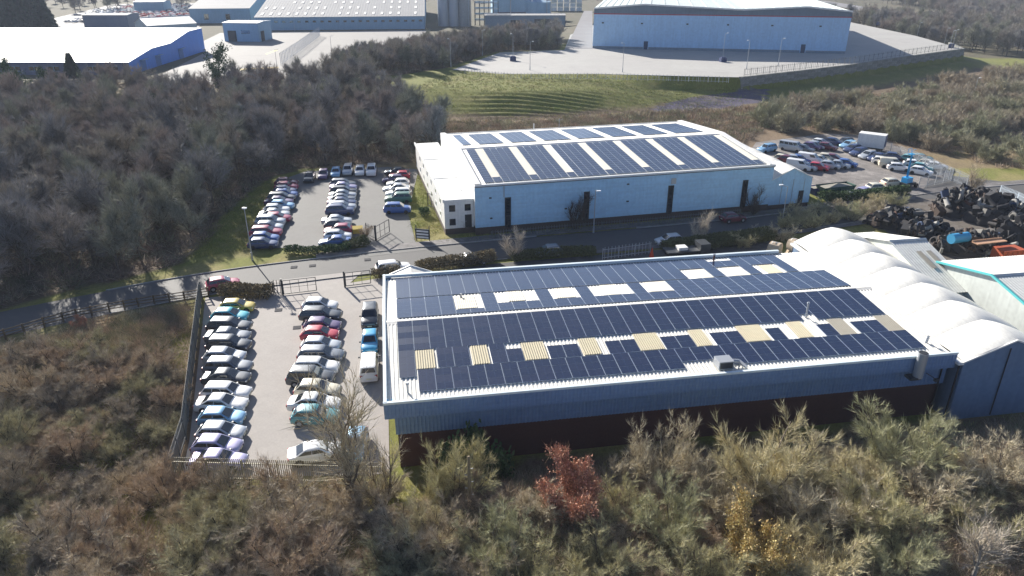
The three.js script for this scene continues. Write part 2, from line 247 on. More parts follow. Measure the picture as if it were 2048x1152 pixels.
function panelGeo(w, d) { const t = 0.04, b = new THREE.BoxGeometry(w, t, d); const uv = b.attributes.uv; for (let f = 0; f < 6; f++) if (f !== 2) for (let k = 0; k < 4; k++) uv.setXY(f * 4 + k, 0.01, 0.01); b.translate(0, t / 2, 0); return b; }
// lay panels on a pitched slope. rects = list of {u,v} centres in the slope's plan
function layPanels(parent, list, w, d, heightAt, tilt, base, stuffName) {
  const geo = panelGeo(w, d); const sorted = list.slice().sort((a, b) => a.v - b.v);
  const mk = (p) => { const m = new THREE.Matrix4().makeRotationX(tilt(p.v)); if (p.w) m.multiply(new THREE.Matrix4().makeScale((p.w - 0.05) / w, 1, 1)); m.setPosition(p.u, heightAt(p.v) + base, -p.v); return m; };
  sorted.slice(0, 290).forEach((p) => { const mesh = part(parent, 'solar_panel', geo, p.m || (hash2(p.u * 10 | 0, p.v * 10 | 0, 9) > 0.6 ? M.panelB : M.panel)); mesh.applyMatrix4(mk(p)); });
  const rest = new Map(); sorted.slice(290).forEach((p) => { const k = p.m || (hash2(p.u * 10 | 0, p.v * 10 | 0, 9) > 0.6 ? M.panelB : M.panel); if (!rest.has(k)) rest.set(k, []); rest.get(k).push(p); });
  let q = 0; for (const [mat, ps] of rest) { const m = part(parent, q++ ? stuffName + '_' + String(q - 1).padStart(3, '0') : stuffName, merge(ps.map((p) => geo.clone().toNonIndexed().applyMatrix4(mk(p)))), mat); m.userData.kind = 'stuff'; }
}
// --- the near factory
{
  const L = 48.38, W = 24.65, he = 6.42, hr = 7.36, k = (hr - he) / (W / 2), H = (v) => v < W / 2 ? he + k * v : hr - k * (v - W / 2), tilt = (v) => v < W / 2 ? Math.atan(k) : -Math.atan(k);
  const b = bframe('factory_building', 'long low factory with pale ribbed roof, solar panels and blue grey cladding', nearCorner[0], nearCorner[1], nearYaw);
  part(b, 'roof_sheet', corr(0.25, L, -0.3, H(0.3), -W / 2, hr, 0.33, 0.05), M.roofWhite);
  part(b, 'roof_sheet', corr(0.25, L, -W / 2, hr, -W + 0.3, H(W - 0.3), 0.33, 0.05), M.roofWhite);
  part(b, 'ridge_cap', polyGeo([[0.2, hr - 0.0, -W / 2 + 0.45], [L, hr, -W / 2 + 0.45], [L, hr + 0.1, -W / 2], [0.2, hr + 0.1, -W / 2], [0.2, hr, -W / 2 - 0.45], [L, hr, -W / 2 - 0.45]], [[0, 1, 2, 3], [3, 2, 5, 4]]), M.roofWhite);
  part(b, 'parapet', bx(-0.02, L + 0.3, 6.62, 6.82, -0.22, 0.02), M.capTrim);
  part(b, 'parapet', bx(-0.02, L - 3.5, 6.52, 6.82, -W - 0.02, -W + 0.32), M.capTrim);
  part(b, 'gutter', bx(0.3, L - 3.6, 6.46, 6.5, -W + 0.33, -W + 0.75), M.gutter);
  part(b, 'gutter', bx(0.3, L - 0.2, 6.4, 6.44, -0.55, -0.23), M.gutter);
  // gable verges follow the pitch of the roof
  for (const s of [0]) part(b, 'verge_trim', polyGeo([[s, 6.5, -0.1], [s + 0.26, 6.5, -0.1], [s + 0.26, 6.84, -0.1], [s, 6.84, -0.1], [s, 7.2, -W / 2], [s + 0.26, 7.2, -W / 2], [s + 0.26, 7.54, -W / 2], [s, 7.54, -W / 2], [s, 6.5, -W], [s + 0.26, 6.5, -W], [s + 0.26, 6.84, -W], [s, 6.84, -W]], [[3, 2, 6, 7], [7, 6, 10, 11], [0, 3, 7, 4], [4, 7, 11, 8], [1, 5, 6, 2], [5, 9, 10, 6], [0, 1, 2, 3]]), M.capTrim);
  part(b, 'fascia', corrWall(0, L + 0.3, 5.35, 6.62, -0.04, 0.3, 0.03), M.navyClad);
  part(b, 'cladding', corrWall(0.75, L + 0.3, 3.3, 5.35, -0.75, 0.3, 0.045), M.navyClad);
  part(b, 'soffit', bx(0.02, L + 0.28, 5.3, 5.345, -0.8, -0.03), M.navyClad);
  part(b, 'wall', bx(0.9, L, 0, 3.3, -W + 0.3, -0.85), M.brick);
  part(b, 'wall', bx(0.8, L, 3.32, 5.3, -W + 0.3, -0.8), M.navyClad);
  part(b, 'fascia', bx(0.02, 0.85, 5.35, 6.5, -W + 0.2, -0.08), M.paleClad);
  part(b, 'window_band', bx(0.74, 0.9, 2.2, 3.1, -14, -8), M.darkGlass);
  const roller = part(b, 'roller_door', bx(0.72, 0.9, 0.05, 3.6, -20, -16), M.galv);
  part(roller, 'frame', bx(0.69, 0.72, 0.0, 3.75, -20.15, -15.85), M.steelDark);
  // rooflights
  const sky1 = [[2.7, 4.3, 4.55, 7.25], [7.4, 8.85, 4.55, 7.3], [11.8, 13.8, 4.55, 7.15], [16.85, 18.45, 4.6, 7.1], [21.85, 24.05, 4.55, 7.15], [27, 28.35, 4.5, 7.1], [31.55, 33.85, 4.55, 7.15], [36.45, 37.9, 4.5, 7.15], [40.5, 42, 4.4, 7.1, 1], [45.2, 46.7, 4.35, 7.05, 1]];
  const sky2 = [[6.95, 8.9, 14.2, 17.6], [12.05, 13.7, 15.2, 17.8], [16.8, 18.7, 15.15, 17.8], [21.75, 23.4, 15.05, 17.85], [26.35, 28.7, 15.1, 17.8], [32.5, 34.2, 17.95, 20.6], [36.3, 38.3, 17.95, 20.6], [40.4, 42, 17.95, 20.6, 2]];
  for (const [u0, u1, v0, v1, d] of sky1) part(b, 'rooflight', corr(u0, u1, -v0, H(v0) + 0.09, -v1, H(v1) + 0.09, 0.2, 0.05), d ? M.grpDark : M.grp);
  for (const [u0, u1, v0, v1, d] of sky2) part(b, 'rooflight', corr(u0, u1, -v0, H(v0) + 0.09, -v1, H(v1) + 0.09, 0.2, 0.05), d ? M.grp : M.grpPale);
  // solar panels
  const pu = 1.374, list = [], add = (u0, v0, m) => list.push({ u: u0 + pu / 2, v: v0 + 0.4825, m }), pv = 0.965;
  const hit = (u, rs, pad = 0.02) => rs.some(([a, c]) => u + pu > a + pad && u < c - pad);
  for (let i = 0; i < 33; i++) for (let j = 0; j < 5; j++) { const u = 1.28 + i * pu; if (u + pu > 47.2) continue; if (j === 0 && u > 37.9 && u < 39.3) continue; add(u, 7.36 + j * pv, i < 2 && j % 2 ? M.panelSheen : 0); }
  for (let j = 0; j < 4; j++) add(1.28, 7.36 - (j + 1) * pv, M.panelSheen);
  for (let j = 0; j < 3; j++) { add(4.5, 4.47 + j * pv); add(4.5 + pu, 4.47 + j * pv); add(9.0, 4.47 + j * pv); }
  for (const u of [10.38, 13.95, 13.95 + pu, 19.1, 19.1 + pu, 24.15, 24.15 + pu, 28.75, 28.75 + pu, 34.05, 39.05, 42.4, 42.4 + pu]) for (let j = 0; j < 2; j++) add(u, 4.45 + j * pv);
  for (let i = 0; i < 32; i++) for (let j = 0; j < 3; j++) { const u = 2.78 + i * pu; if (j === 0 && u > 24.6 && u < 28.6) continue; add(u, 1.5 + j * pv); }
  for (let i = 0; i < 33; i++) for (let j = 0; j < 5; j++) { const u = 1.3 + i * pu; if (j > 1 && hit(u, sky2.slice(1, 5))) continue; if (hit(u, [sky2[0]]) && j > 0) continue; add(u, 13.05 + j * pv); }
  for (let i = 0; i < 31; i++) for (let j = 0; j < 6; j++) { const u = 1.3 + i * pu; if (j < 3 && hit(u, sky2.slice(5))) continue; if (j === 5 && u > 35.6 && u < 37.4) continue; if (u > 30.2 && j === 2 && u < 32) continue; add(u, 18.12 + j * 0.95, i < 7 ? M.panelSheen : 0); }
  layPanels(b, list, 1.35, 0.955, H, tilt, 0.085, 'solar_array');
  // roof furniture
  const p1 = part(b, 'flue_pipe', tube([1.9, 6.4, -1.6], [1.9, 7.35, -1.6], 0.09), M.galv); part(p1, 'flue_cap', tube([1.9, 7.35, -1.6], [1.9, 7.48, -1.6], 0.17, 0.12), M.galv);
  const p2 = part(b, 'flue_pipe', tube([38.9, 6.9, -7.8], [38.9, 8.5, -7.8], 0.08), M.galv); part(p2, 'flue_cap', tube([38.9, 8.5, -7.8], [38.9, 8.62, -7.8], 0.15, 0.1), M.galv);
  const p3 = part(b, 'flue_pipe', tube([36.5, 6.5, -23.2], [36.5, 7.3, -23.2], 0.11), M.brick); part(p3, 'flue_cap', tube([36.5, 7.3, -23.2], [36.5, 7.42, -23.2], 0.16, 0.12), M.galv);
  part(b, 'flue_pipe', tube([7.6, 6.9, -17.2], [7.6, 7.5, -17.2], 0.1), M.galv);
  part(b, 'vent_stack', tube([44.9, 5.0, 0.42], [44.9, 7.35, 0.42], 0.42, 0.42, 16), M.galv);
  part(b, 'vent_stack', tube([44.9, 7.35, 0.42], [44.9, 7.37, 0.42], 0.36, 0.36, 16), M.black);
  part(b, 'vent_bracket', bx(44.0, 45.0, 4.9, 5.1, -0.02, 0.8), M.steelDark);
  const ac = part(b, 'air_handling_unit', bx(27.3, 28.6, 6.62, 7.35, -1.9, -0.8), M.galv); part(ac, 'grille', bx(27.4, 28.5, 6.72, 7.25, -0.8, -0.78), M.steelDark);
  part(b, 'duct', merge([tube([28.6, 6.95, -1.6], [29.4, 6.9, -1.5], 0.16), tube([29.4, 6.9, -1.5], [29.7, 6.75, -0.7], 0.16)]), M.galv);
  part(b, 'roof_vent', tube([47.3, 6.5, -2.3], [47.4, 7.3, -2.3], 0.12), M.galv);
  part(b, 'cable_tray', bar([45.2, 7.32, -13.2], [48.2, 7.32, -12.4], 0.08), M.steelDark);
  part(b, 'floodlight', merge([bar([46.6, 4.6, -0.6], [46.9, 4.5, 0.3], 0.05), bx(46.75, 47.15, 4.3, 4.55, 0.2, 0.45)]), M.steelDark);
  part(b, 'drain_pipe', tube([48.05, 0.1, -0.6], [48.05, 5.4, -0.6], 0.07), M.black);
  // porch on the road side
  const p = bframe('porch_building', 'small white gabled porch behind the long factory by the gates', -9.784, -46.783, nearYaw);
  part(p, 'wall', bx(0.9, 5.2, 0, 2.6, -33.9, -25), M.white);
  part(p, 'roof', polyGeo([[0.5, 2.5, -25], [3.05, 3.5, -25], [5.6, 2.5, -25], [0.5, 2.5, -34.4], [3.05, 3.5, -34.4], [5.6, 2.5, -34.4]], [[0, 1, 4, 3], [1, 2, 5, 4], [3, 4, 5], [0, 2, 1]]), M.roofWhite);
  part(p, 'verge_trim', merge([bar([0.5, 2.56, -34.45], [3.05, 3.56, -34.45], 0.16), bar([3.05, 3.56, -34.45], [5.6, 2.56, -34.45], 0.16)]), M.white);
}
// --- fabric roofed sheds: bays of bulging fabric between frames
function fabricShed(label, x, z, yaw, u0, uR, u1, v0, v1, he, hr, bays, wallMat, wallBase, bulge) {
  const b = bframe('fabric_roof_shed', label, x, z, yaw);
  const nv = (v1 - v0) / bays;
  for (let i = 0; i < bays; i++) {
    const pos = [], uv = [], NU = 16, NV = 10, at = (s, t) => { const left = s < 0.5, q = left ? s * 2 : (s - 0.5) * 2; const u = left ? u0 + (uR - u0) * q : uR + (u1 - uR) * q; let y = left ? he + (hr - he) * q : hr - (hr - he) * q; y += 0.12 * Math.sin(Math.PI * q) + bulge * Math.pow(Math.sin(Math.PI * t), 0.7) * (0.55 + 0.45 * Math.sin(Math.PI * s)); y -= 0.18 * Math.exp(-Math.pow((s - 0.5) * 14, 2)) * 0.6; return [u, y, -(v0 + nv * (i + t))]; };
    for (let a = 0; a < NU; a++) for (let c = 0; c < NV; c++) { const q = [at(a / NU, c / NV), at((a + 1) / NU, c / NV), at((a + 1) / NU, (c + 1) / NV), at(a / NU, (c + 1) / NV)]; for (const k of [0, 1, 2, 0, 2, 3]) { pos.push(...q[k]); uv.push(q[k][0], q[k][2]); } }
    const g = new THREE.BufferGeometry(); g.setAttribute('position', new THREE.Float32BufferAttribute(pos, 3)); g.setAttribute('uv', new THREE.Float32BufferAttribute(uv, 2)); g.computeVertexNormals();
    part(b, 'roof_panel', toCreasedNormals(g, 0.5), M.fabric);
  }
  for (const v of [v0 + 0.05, v1 - 0.05]) part(b, 'gable_wall', polyGeo([[u0, wallBase, -v], [u1, wallBase, -v], [u1, he, -v], [uR, hr, -v], [u0, he, -v]], [[0, 1, 2, 3, 4]]), wallMat);
  part(b, 'side_wall', polyGeo([[u0 + 0.05, wallBase, -v0], [u0 + 0.05, wallBase, -v1], [u0 + 0.05, he, -v1], [u0 + 0.05, he, -v0]], [[0, 1, 2, 3]]), wallMat);
  part(b, 'side_wall', polyGeo([[u1 - 0.05, wallBase, -v0], [u1 - 0.05, wallBase, -v1], [u1 - 0.05, he, -v1], [u1 - 0.05, he, -v0]], [[0, 1, 2, 3]]), wallMat);
  part(b, 'verge_trim', merge([bar([u0, he, -v0 + 0.03], [uR, hr, -v0 + 0.03], 0.14), bar([uR, hr, -v0 + 0.03], [u1, he, -v0 + 0.03], 0.14)]), M.white);
  return b;
}
{
  const b = fabricShed('white scalloped fabric roof shed joined to the end of the long factory', -9.784, -46.783, nearYaw, 49.1, 53.7, 58.3, -0.35, 28.6, 6.0, 7.75, 7, surf(0.19, 0.28, 0.42, dirtTex, 0.05), 0, 0.28);
  part(b, 'gutter', bx(48.6, 49.15, 5.75, 6.0, -28.4, 0.4), M.white);
  part(b, 'wall_joint', bx(48.7, 48.8, 0.2, 5.7, 0.3, 0.42), M.black); part(b, 'wall_joint', bx(53.3, 53.38, 0.2, 7.0, 0.36, 0.42), M.black);
}
// --- far factory
{
  const L = 47.93, W = 33.5, he = 7.45, hr = 8.75, k = (hr - he) / (W / 2), H = (v) => v < W / 2 ? he + k * v : hr - k * (v - W / 2), tilt = (v) => v < W / 2 ? Math.atan(k) : -Math.atan(k);
  const fx = -5.358, fz = -101.035, fy = 0.2348;
  const b = bframe('warehouse_building', 'pale blue warehouse with solar panels and slim rooflights beside the road', fx, fz, fy);
  part(b, 'roof_sheet', corr(0.2, L, 0, he, -W / 2, hr, 0.33, 0.04), M.roofWhite); part(b, 'roof_sheet', corr(0.2, L, -W / 2, hr, -W, he, 0.33, 0.04), M.roofWhite);
  part(b, 'ridge_cap', polyGeo([[0.2, hr, -W / 2 + 0.3], [L, hr, -W / 2 + 0.3], [L, hr + 0.14, -W / 2], [0.2, hr + 0.14, -W / 2], [0.2, hr, -W / 2 - 0.3], [L, hr, -W / 2 - 0.3]], [[0, 1, 2, 3], [3, 2, 5, 4]]), M.white);
  part(b, 'gutter', bx(0, L, 7.45, 7.72, -0.02, 0.28), M.white); part(b, 'gutter', bx(0, L, 7.3, 7.44, 0.0, 0.2), M.gutter); part(b, 'gutter', bx(0, L, 7.4, 7.6, -W - 0.2, -W), M.white);
  for (const s of [0, L - 0.9]) part(b, 'verge_trim', polyGeo([[s, 7.8, 0], [s + 0.9, 7.8, 0], [s + 0.9, 9.1, -W / 2], [s, 9.1, -W / 2], [s, 7.8, -W], [s + 0.9, 7.8, -W], [s, 6.6, 0], [s, 6.6, -W]], [[0, 1, 2, 3], [3, 2, 5, 4], [6, 0, 3, 4, 7]]), M.white);
  part(b, 'cladding', corrWall(0.02, L - 0.02, 1.15, 7.3, -0.06, 0.6, 0.02), M.paleClad);
  part(b, 'wall', polyGeo([[0.05, 1.15, -0.2], [0.05, 1.15, -W], [0.05, 7.45, -W], [0.05, 8.75, -W / 2], [0.05, 7.45, -0.2]], [[0, 1, 2, 3, 4]]), M.white);
  part(b, 'wall', polyGeo([[L - 0.05, 1.15, -0.2], [L - 0.05, 1.15, -W], [L - 0.05, 7.45, -W], [L - 0.05, 8.75, -W / 2], [L - 0.05, 7.45, -0.2]], [[0, 1, 2, 3, 4]]), M.white);
  part(b, 'wall', bx(0.1, L - 0.1, 1.15, 7.3, -W, -W + 0.2), M.paleClad);
  part(b, 'plinth', bx(0.1, L - 0.1, 0, 1.15, -W + 0.1, -0.1), M.darkBrick);
  for (const u of [4.9, 17.0, 30.6, 43.2]) { const d = part(b, 'window_strip', bx(u - 0.38, u + 0.38, 0.95, 5.4, -0.1, 0.0), M.darkGlass); part(d, 'frame', merge([bx(u - 0.46, u - 0.38, 0.9, 5.48, -0.1, 0.03), bx(u + 0.38, u + 0.46, 0.9, 5.48, -0.1, 0.03), bx(u - 0.38, u + 0.38, 5.4, 5.48, -0.1, 0.03)]), M.steelDark); part(d, 'transom', bx(u - 0.38, u + 0.38, 2.6, 2.68, 0, 0.02), M.steelDark); }
  part(b, 'vent_louvre', bx(30.5, 31.3, 5.7, 6.6, -0.1, 0.04), M.galv);
  part(b, 'drain_pipe', tube([4.3, 5.6, 0.06], [4.3, 7.3, 0.06], 0.07), M.galv);
  for (const [u, h] of [[23.3, 6.1], [23.4, 3.4], [2.1, 5.5], [2.2, 2.4], [13.6, 3.0]]) part(b, 'wall_light', bx(u, u + 0.35, h, h + 0.18, -0.05, 0.12), M.steelDark);
  const u0s = [3.2, 8.8, 14.6, 20.7, 26.9, 32.8, 38.7, 45.6], strips = u0s.map((u) => [u - 0.05, u + 1.2]);
  for (const [a, c] of strips) { part(b, 'rooflight', corr(a, c, -3.0, H(3) + 0.07, -16.2, H(16.2) + 0.07, 0.2, 0.04), M.grpPale); part(b, 'rooflight', corr(a + 0.2, c + 0.2, -20.2, H(20.2) + 0.07, -31, H(31) + 0.07, 0.2, 0.04), M.fabric); }
  const list = [], pv = 0.94, edges = [1.6, ...strips.flat(), 47.2];
  for (let s = 0; s < edges.length; s += 2) { const a = edges[s], c = edges[s + 1], n = Math.max(1, Math.round((c - a - 0.1) / 1.12)), w = (c - a - 0.1) / n; for (let i = 0; i < n; i++) { for (let j = 0; j < 16; j++) list.push({ u: a + 0.05 + w * (i + 0.5), v: 1.0 + pv * (j + 0.5), w }); for (let j = 0; j < 12; j++) list.push({ u: a + 0.25 + w * (i + 0.5), v: 20.0 + pv * (j + 0.5), w, m: a > 3 && a < 26 ? M.panelSheen : 0 }); } }
  for (const [a, c] of strips) for (const v of [1.0, 1.94]) list.push({ u: (a + c) / 2, v: v + pv / 2, w: c - a });
  layPanels(b, list, 1.06, 0.91, H, tilt, 0.11, 'solar_array');
  part(b, 'aerial_mast', merge([tube([22.5, 7.6, -32.8], [22.5, 9.5, -32.8], 0.05), bar([21.9, 9.2, -32.8], [23.1, 9.2, -32.8], 0.05)]), M.galv);
  part(b, 'flue_pipe', tube([17.5, 7.6, -32.6], [17.5, 8.8, -32.6], 0.12), M.white);
  // office annexe
  const an = bframe('office_annexe', 'two storey white flat roofed office on the end of the pale blue warehouse', fx, fz, fy);
  part(an, 'wall', bx(-4.3, 0.02, 0.9, 5.0, -37, -1.3), M.white); part(an, 'plinth', bx(-4.25, 0, 0, 0.9, -36.9, -1.35), M.darkBrick);
  part(an, 'roof', bx(-4.5, 0.0, 5.0, 5.2, -37.2, -1.1), M.white); part(an, 'parapet', bx(-4.52, -4.3, 5.2, 5.45, -37.2, -1.1), M.white);
  part(an, 'parapet', bx(-4.3, 0, 5.2, 5.35, -1.32, -1.1), M.white); part(an, 'roof_joint', bx(-4.2, -0.3, 5.2, 5.26, -13, -12.8), M.galv); part(an, 'roof_joint', bx(-4.2, -0.3, 5.2, 5.26, -25, -24.8), M.galv);
  for (const [u, h] of [[-3.6, 3.5], [-1.3, 3.5], [-3.6, 1.4]]) { const w = part(an, 'window', bx(u, u + 0.9, h, h + 1.0, -1.36, -1.27), M.darkGlass); part(w, 'sill', bx(u - 0.08, u + 0.98, h - 0.08, h, -1.3, -1.2), M.white); }
  const d = part(an, 'door', bx(-1.3, -0.3, 0.9, 2.9, -1.36, -1.26), M.black); part(d, 'handle', bx(-1.2, -1.15, 1.8, 2.0, -1.26, -1.22), M.galv);
  for (let i = 0; i < 6; i++) for (const h of [1.6, 3.6]) { const w = part(an, 'window', bx(-4.33, -4.27, h, h + 0.8, -6 - i * 5, -4.8 - i * 5), M.officeGlass || (M.officeGlass = new THREE.MeshPhysicalMaterial({ color: lin(0.25, 0.33, 0.42), roughness: 0.15, clearcoat: 1 }))); part(w, 'sill', bx(-4.36, -4.3, h - 0.07, h, -6.1 - i * 5, -4.7 - i * 5), M.white); }
  const t = fabricShed('white gabled fabric shed on the end of the pale blue warehouse', fx, fz, fy, 48.0, 51.7, 55.4, 0.4, 27, 5.0, 6.7, 5, M.paleClad, 0.8, 0.18);
  part(t, 'plinth', bx(48.1, 55.3, 0, 0.8, -26.9, -0.45), M.darkBrick);
  const dd = part(t, 'door', bx(53.3, 54.1, 0.8, 2.9, -0.5, -0.3), M.black); part(dd, 'handle', bx(53.4, 53.45, 1.8, 2, -0.3, -0.27), M.galv);
  for (const u of [50, 52, 54]) part(t, 'wall_joint', bx(u, u + 0.05, 0.8, 4.9, -0.42, -0.36), M.galv);
}
// --- sheds past the scalloped roof
function gableShed(name, label, x, z, yaw, u0, u1, v0, v1, he, hr, mats, y = 0, extra) {
  const b = bframe(name, label, x, z, yaw, y), vm = (v0 + v1) / 2, ov = 0.25;
  part(b, 'wall', bx(u0 + 0.1, u1 - 0.1, 0, he - 0.05, -v1 + 0.1, -v0 - 0.1), mats.wall);
  part(b, 'gable_wall', polyGeo([[u0, 0, -v0], [u0, 0, -v1], [u0, he, -v1], [u0, hr, -vm], [u0, he, -v0]], [[0, 1, 2, 3, 4]]), mats.wall);
  part(b, 'gable_wall', polyGeo([[u1, 0, -v0], [u1, 0, -v1], [u1, he, -v1], [u1, hr, -vm], [u1, he, -v0]], [[0, 1, 2, 3, 4]]), mats.wall);
  const p = mats.pitch || 0.33, kk = (hr - he) / (vm - v0);
  part(b, 'roof_sheet', corr(u0 - ov, u1 + ov, -v0 + ov, he - kk * ov + 0.06, -vm, hr + 0.06, p, 0.025), mats.roof); part(b, 'roof_sheet', corr(u0 - ov, u1 + ov, -vm, hr + 0.06, -v1 - ov, he - kk * ov + 0.06, p, 0.025), mats.roof);
  part(b, 'ridge_cap', polyGeo([[u0 - ov, hr + 0.06, -vm + 0.3], [u1 + ov, hr + 0.06, -vm + 0.3], [u1 + ov, hr + 0.2, -vm], [u0 - ov, hr + 0.2, -vm], [u0 - ov, hr + 0.06, -vm - 0.3], [u1 + ov, hr + 0.06, -vm - 0.3]], [[0, 1, 2, 3], [3, 2, 5, 4]]), mats.roof);
  if (mats.trim) { for (const u of [u0 - ov, u1 + ov]) part(b, 'verge_trim', merge([bar([u, he, -v0 + 0.1], [u, hr + 0.14, -vm], 0.2), bar([u, hr + 0.14, -vm], [u, he, -v1 - 0.1], 0.2)]), mats.trim); for (const v of [v0, v1]) part(b, 'corner_trim', bar([u0, 0, -v], [u0, he, -v], 0.16), mats.trim); }
  if (extra) extra(b); return b;
}
M.turq = std({ color: lin(0.1, 0.5, 0.5), roughness: 0.5 }); M.greyRoof = surf(0.78, 0.79, 0.76, dirtTex, 0.05); M.greyWall = surf(0.62, 0.66, 0.64, dirtTex, 0.05);
gableShed('gabled_shed', 'grey ribbed gabled shed with two dark rooflights between fabric roof and scrapyard', -9.784, -46.783, nearYaw, 57.2, 61.3, 13.4, 31, 5.6, 8.0, { wall: M.greyWall, roof: M.greyRoof }, 0, (b) => { for (const u of [58.9, 60.1]) part(b, 'rooflight', corr(u, u + 0.6, -17.0, 6.76, -20.0, 7.56, 0.2, 0.03), M.grpDark); });
gableShed('gabled_shed', 'large pale shed with turquoise roof trim behind the scalloped fabric roof', -9.784, -46.783, nearYaw, 60.4, 92, 3.2, 18, 7.0, 8.5, { wall: M.greyWall, roof: M.greyRoof, trim: M.turq }, 0, (b) => { for (const u of [63, 68, 73]) part(b, 'rooflight', corr(u, u + 0.8, -4.5, 7.42, -9.4, 8.4, 0.2, 0.03), M.grpDark); });
// --- big warehouse on the terrace
{
  const b = bframe('distribution_warehouse', 'huge pale blue warehouse with dark upper band and red line on the terrace', 29.7, -281.9, -0.1826, 5.5);
  const L = 88, D = 110, zig = [[0, 13.9], [17.5, 15.4], [52, 14.0], [73, 15.2], [88, 13.9]];
  part(b, 'wall', bx(0, L, 0.9, 11.9, -D, 0), M.farClad); part(b, 'plinth', bx(0.05, L - 0.05, 0, 0.9, -D, -0.05), surf(0.3, 0.36, 0.42, grainTex, 0.1));
  part(b, 'band', polyGeo([[0, 12.2, 0.06], [L, 12.2, 0.06], ...zig.slice().reverse().map(([u, h]) => [u, h, 0.06])], [[0, 1, 2, 3, 4, 5, 6]]), surf(0.2, 0.25, 0.31, dirtTex, 0.03));
  part(b, 'stripe', bx(-0.05, L + 0.05, 11.9, 12.2, -D, 0.1), std({ color: lin(0.45, 0.03, 0.05), roughness: 0.5 }));
  part(b, 'band', bx(0, L, 12.2, 13.6, -D, 0), surf(0.2, 0.25, 0.31, dirtTex, 0.03));
  const roofM = surf(0.66, 0.74, 0.74, dirtTex, 0.03);
  for (let i = 0; i < 4; i++) { const [a, ha] = zig[i], [c, hc] = zig[i + 1]; part(b, 'roof_sheet', polyGeo([[a, ha + 0.05, 0.4], [c, hc + 0.05, 0.4], [c, hc + 0.05, -D], [a, ha + 0.05, -D]], [[0, 1, 2, 3]]), roofM); const n = 7; for (let k = 0; k < n; k++) { const q = (k + 0.5) / n, h = ha + (hc - ha) * q + 0.12; part(b, 'standing_seam', bar([a + (c - a) * q, h, 0.38], [a + (c - a) * q, h, -D], 0.16), roofM); } part(b, 'verge_trim', bar([a, ha, 0.35], [c, hc, 0.35], 0.5), M.white); }
  for (const u of [18.5, 73]) { const d = part(b, 'door', bx(u, u + 1.5, 0.1, 2.9, -0.1, 0.08), std({ color: lin(0.03, 0.06, 0.12) })); part(d, 'frame', merge([bx(u - 0.2, u, 0.1, 3.1, 0, 0.14), bx(u + 1.5, u + 1.7, 0.1, 3.1, 0, 0.14)]), M.farClad); }
  for (const u of [3, 17, 33, 47, 62, 78]) part(b, 'wall_light', bx(u, u + 0.7, 8.8, 9.2, -0.1, 0.4), M.steelDark);
}
// --- retaining wall of the terrace
{
  const pts = [64.7, -213.3, 86.2, -225.8, 106.5, -238.5, 131, -256.5, 165.3, -280.1, 171.2, -300]; const w = thing('retaining_wall', 'long grey gabion retaining wall below the warehouse yard', 'wall');
  const gab = [0.27, 0.3, 0.25, 0.33].map((v) => surf(v, v * 1.02, v * 0.98, soilTex, 0.5));
  for (let i = 0; i < 5; i++) { const ax = pts[2 * i], az = pts[2 * i + 1], ex = pts[2 * i + 2], ez = pts[2 * i + 3], L = Math.hypot(ex - ax, ez - az), n = Math.round(L / 3), rows = 5; for (let k = 0; k < n; k++) for (let r = 0; r < rows; r++) { const q = (k + 0.5) / n, top = 5.75 - (rows - 1 - r) * 1.0; const m = part(w, 'gabion_basket', new THREE.BoxGeometry(L / n - 0.04, 0.97, 1.0), gab[(k * 7 + r * 3 + i) % 4]); m.geometry = w.userData.g || m.geometry; m.position.set(ax + (ex - ax) * q, top - 0.5, az + (ez - az) * q); m.rotation.y = -Math.atan2(ez - az, ex - ax); m.translateZ(0.1 + (rows - 1 - r) * 0.12); } }
}
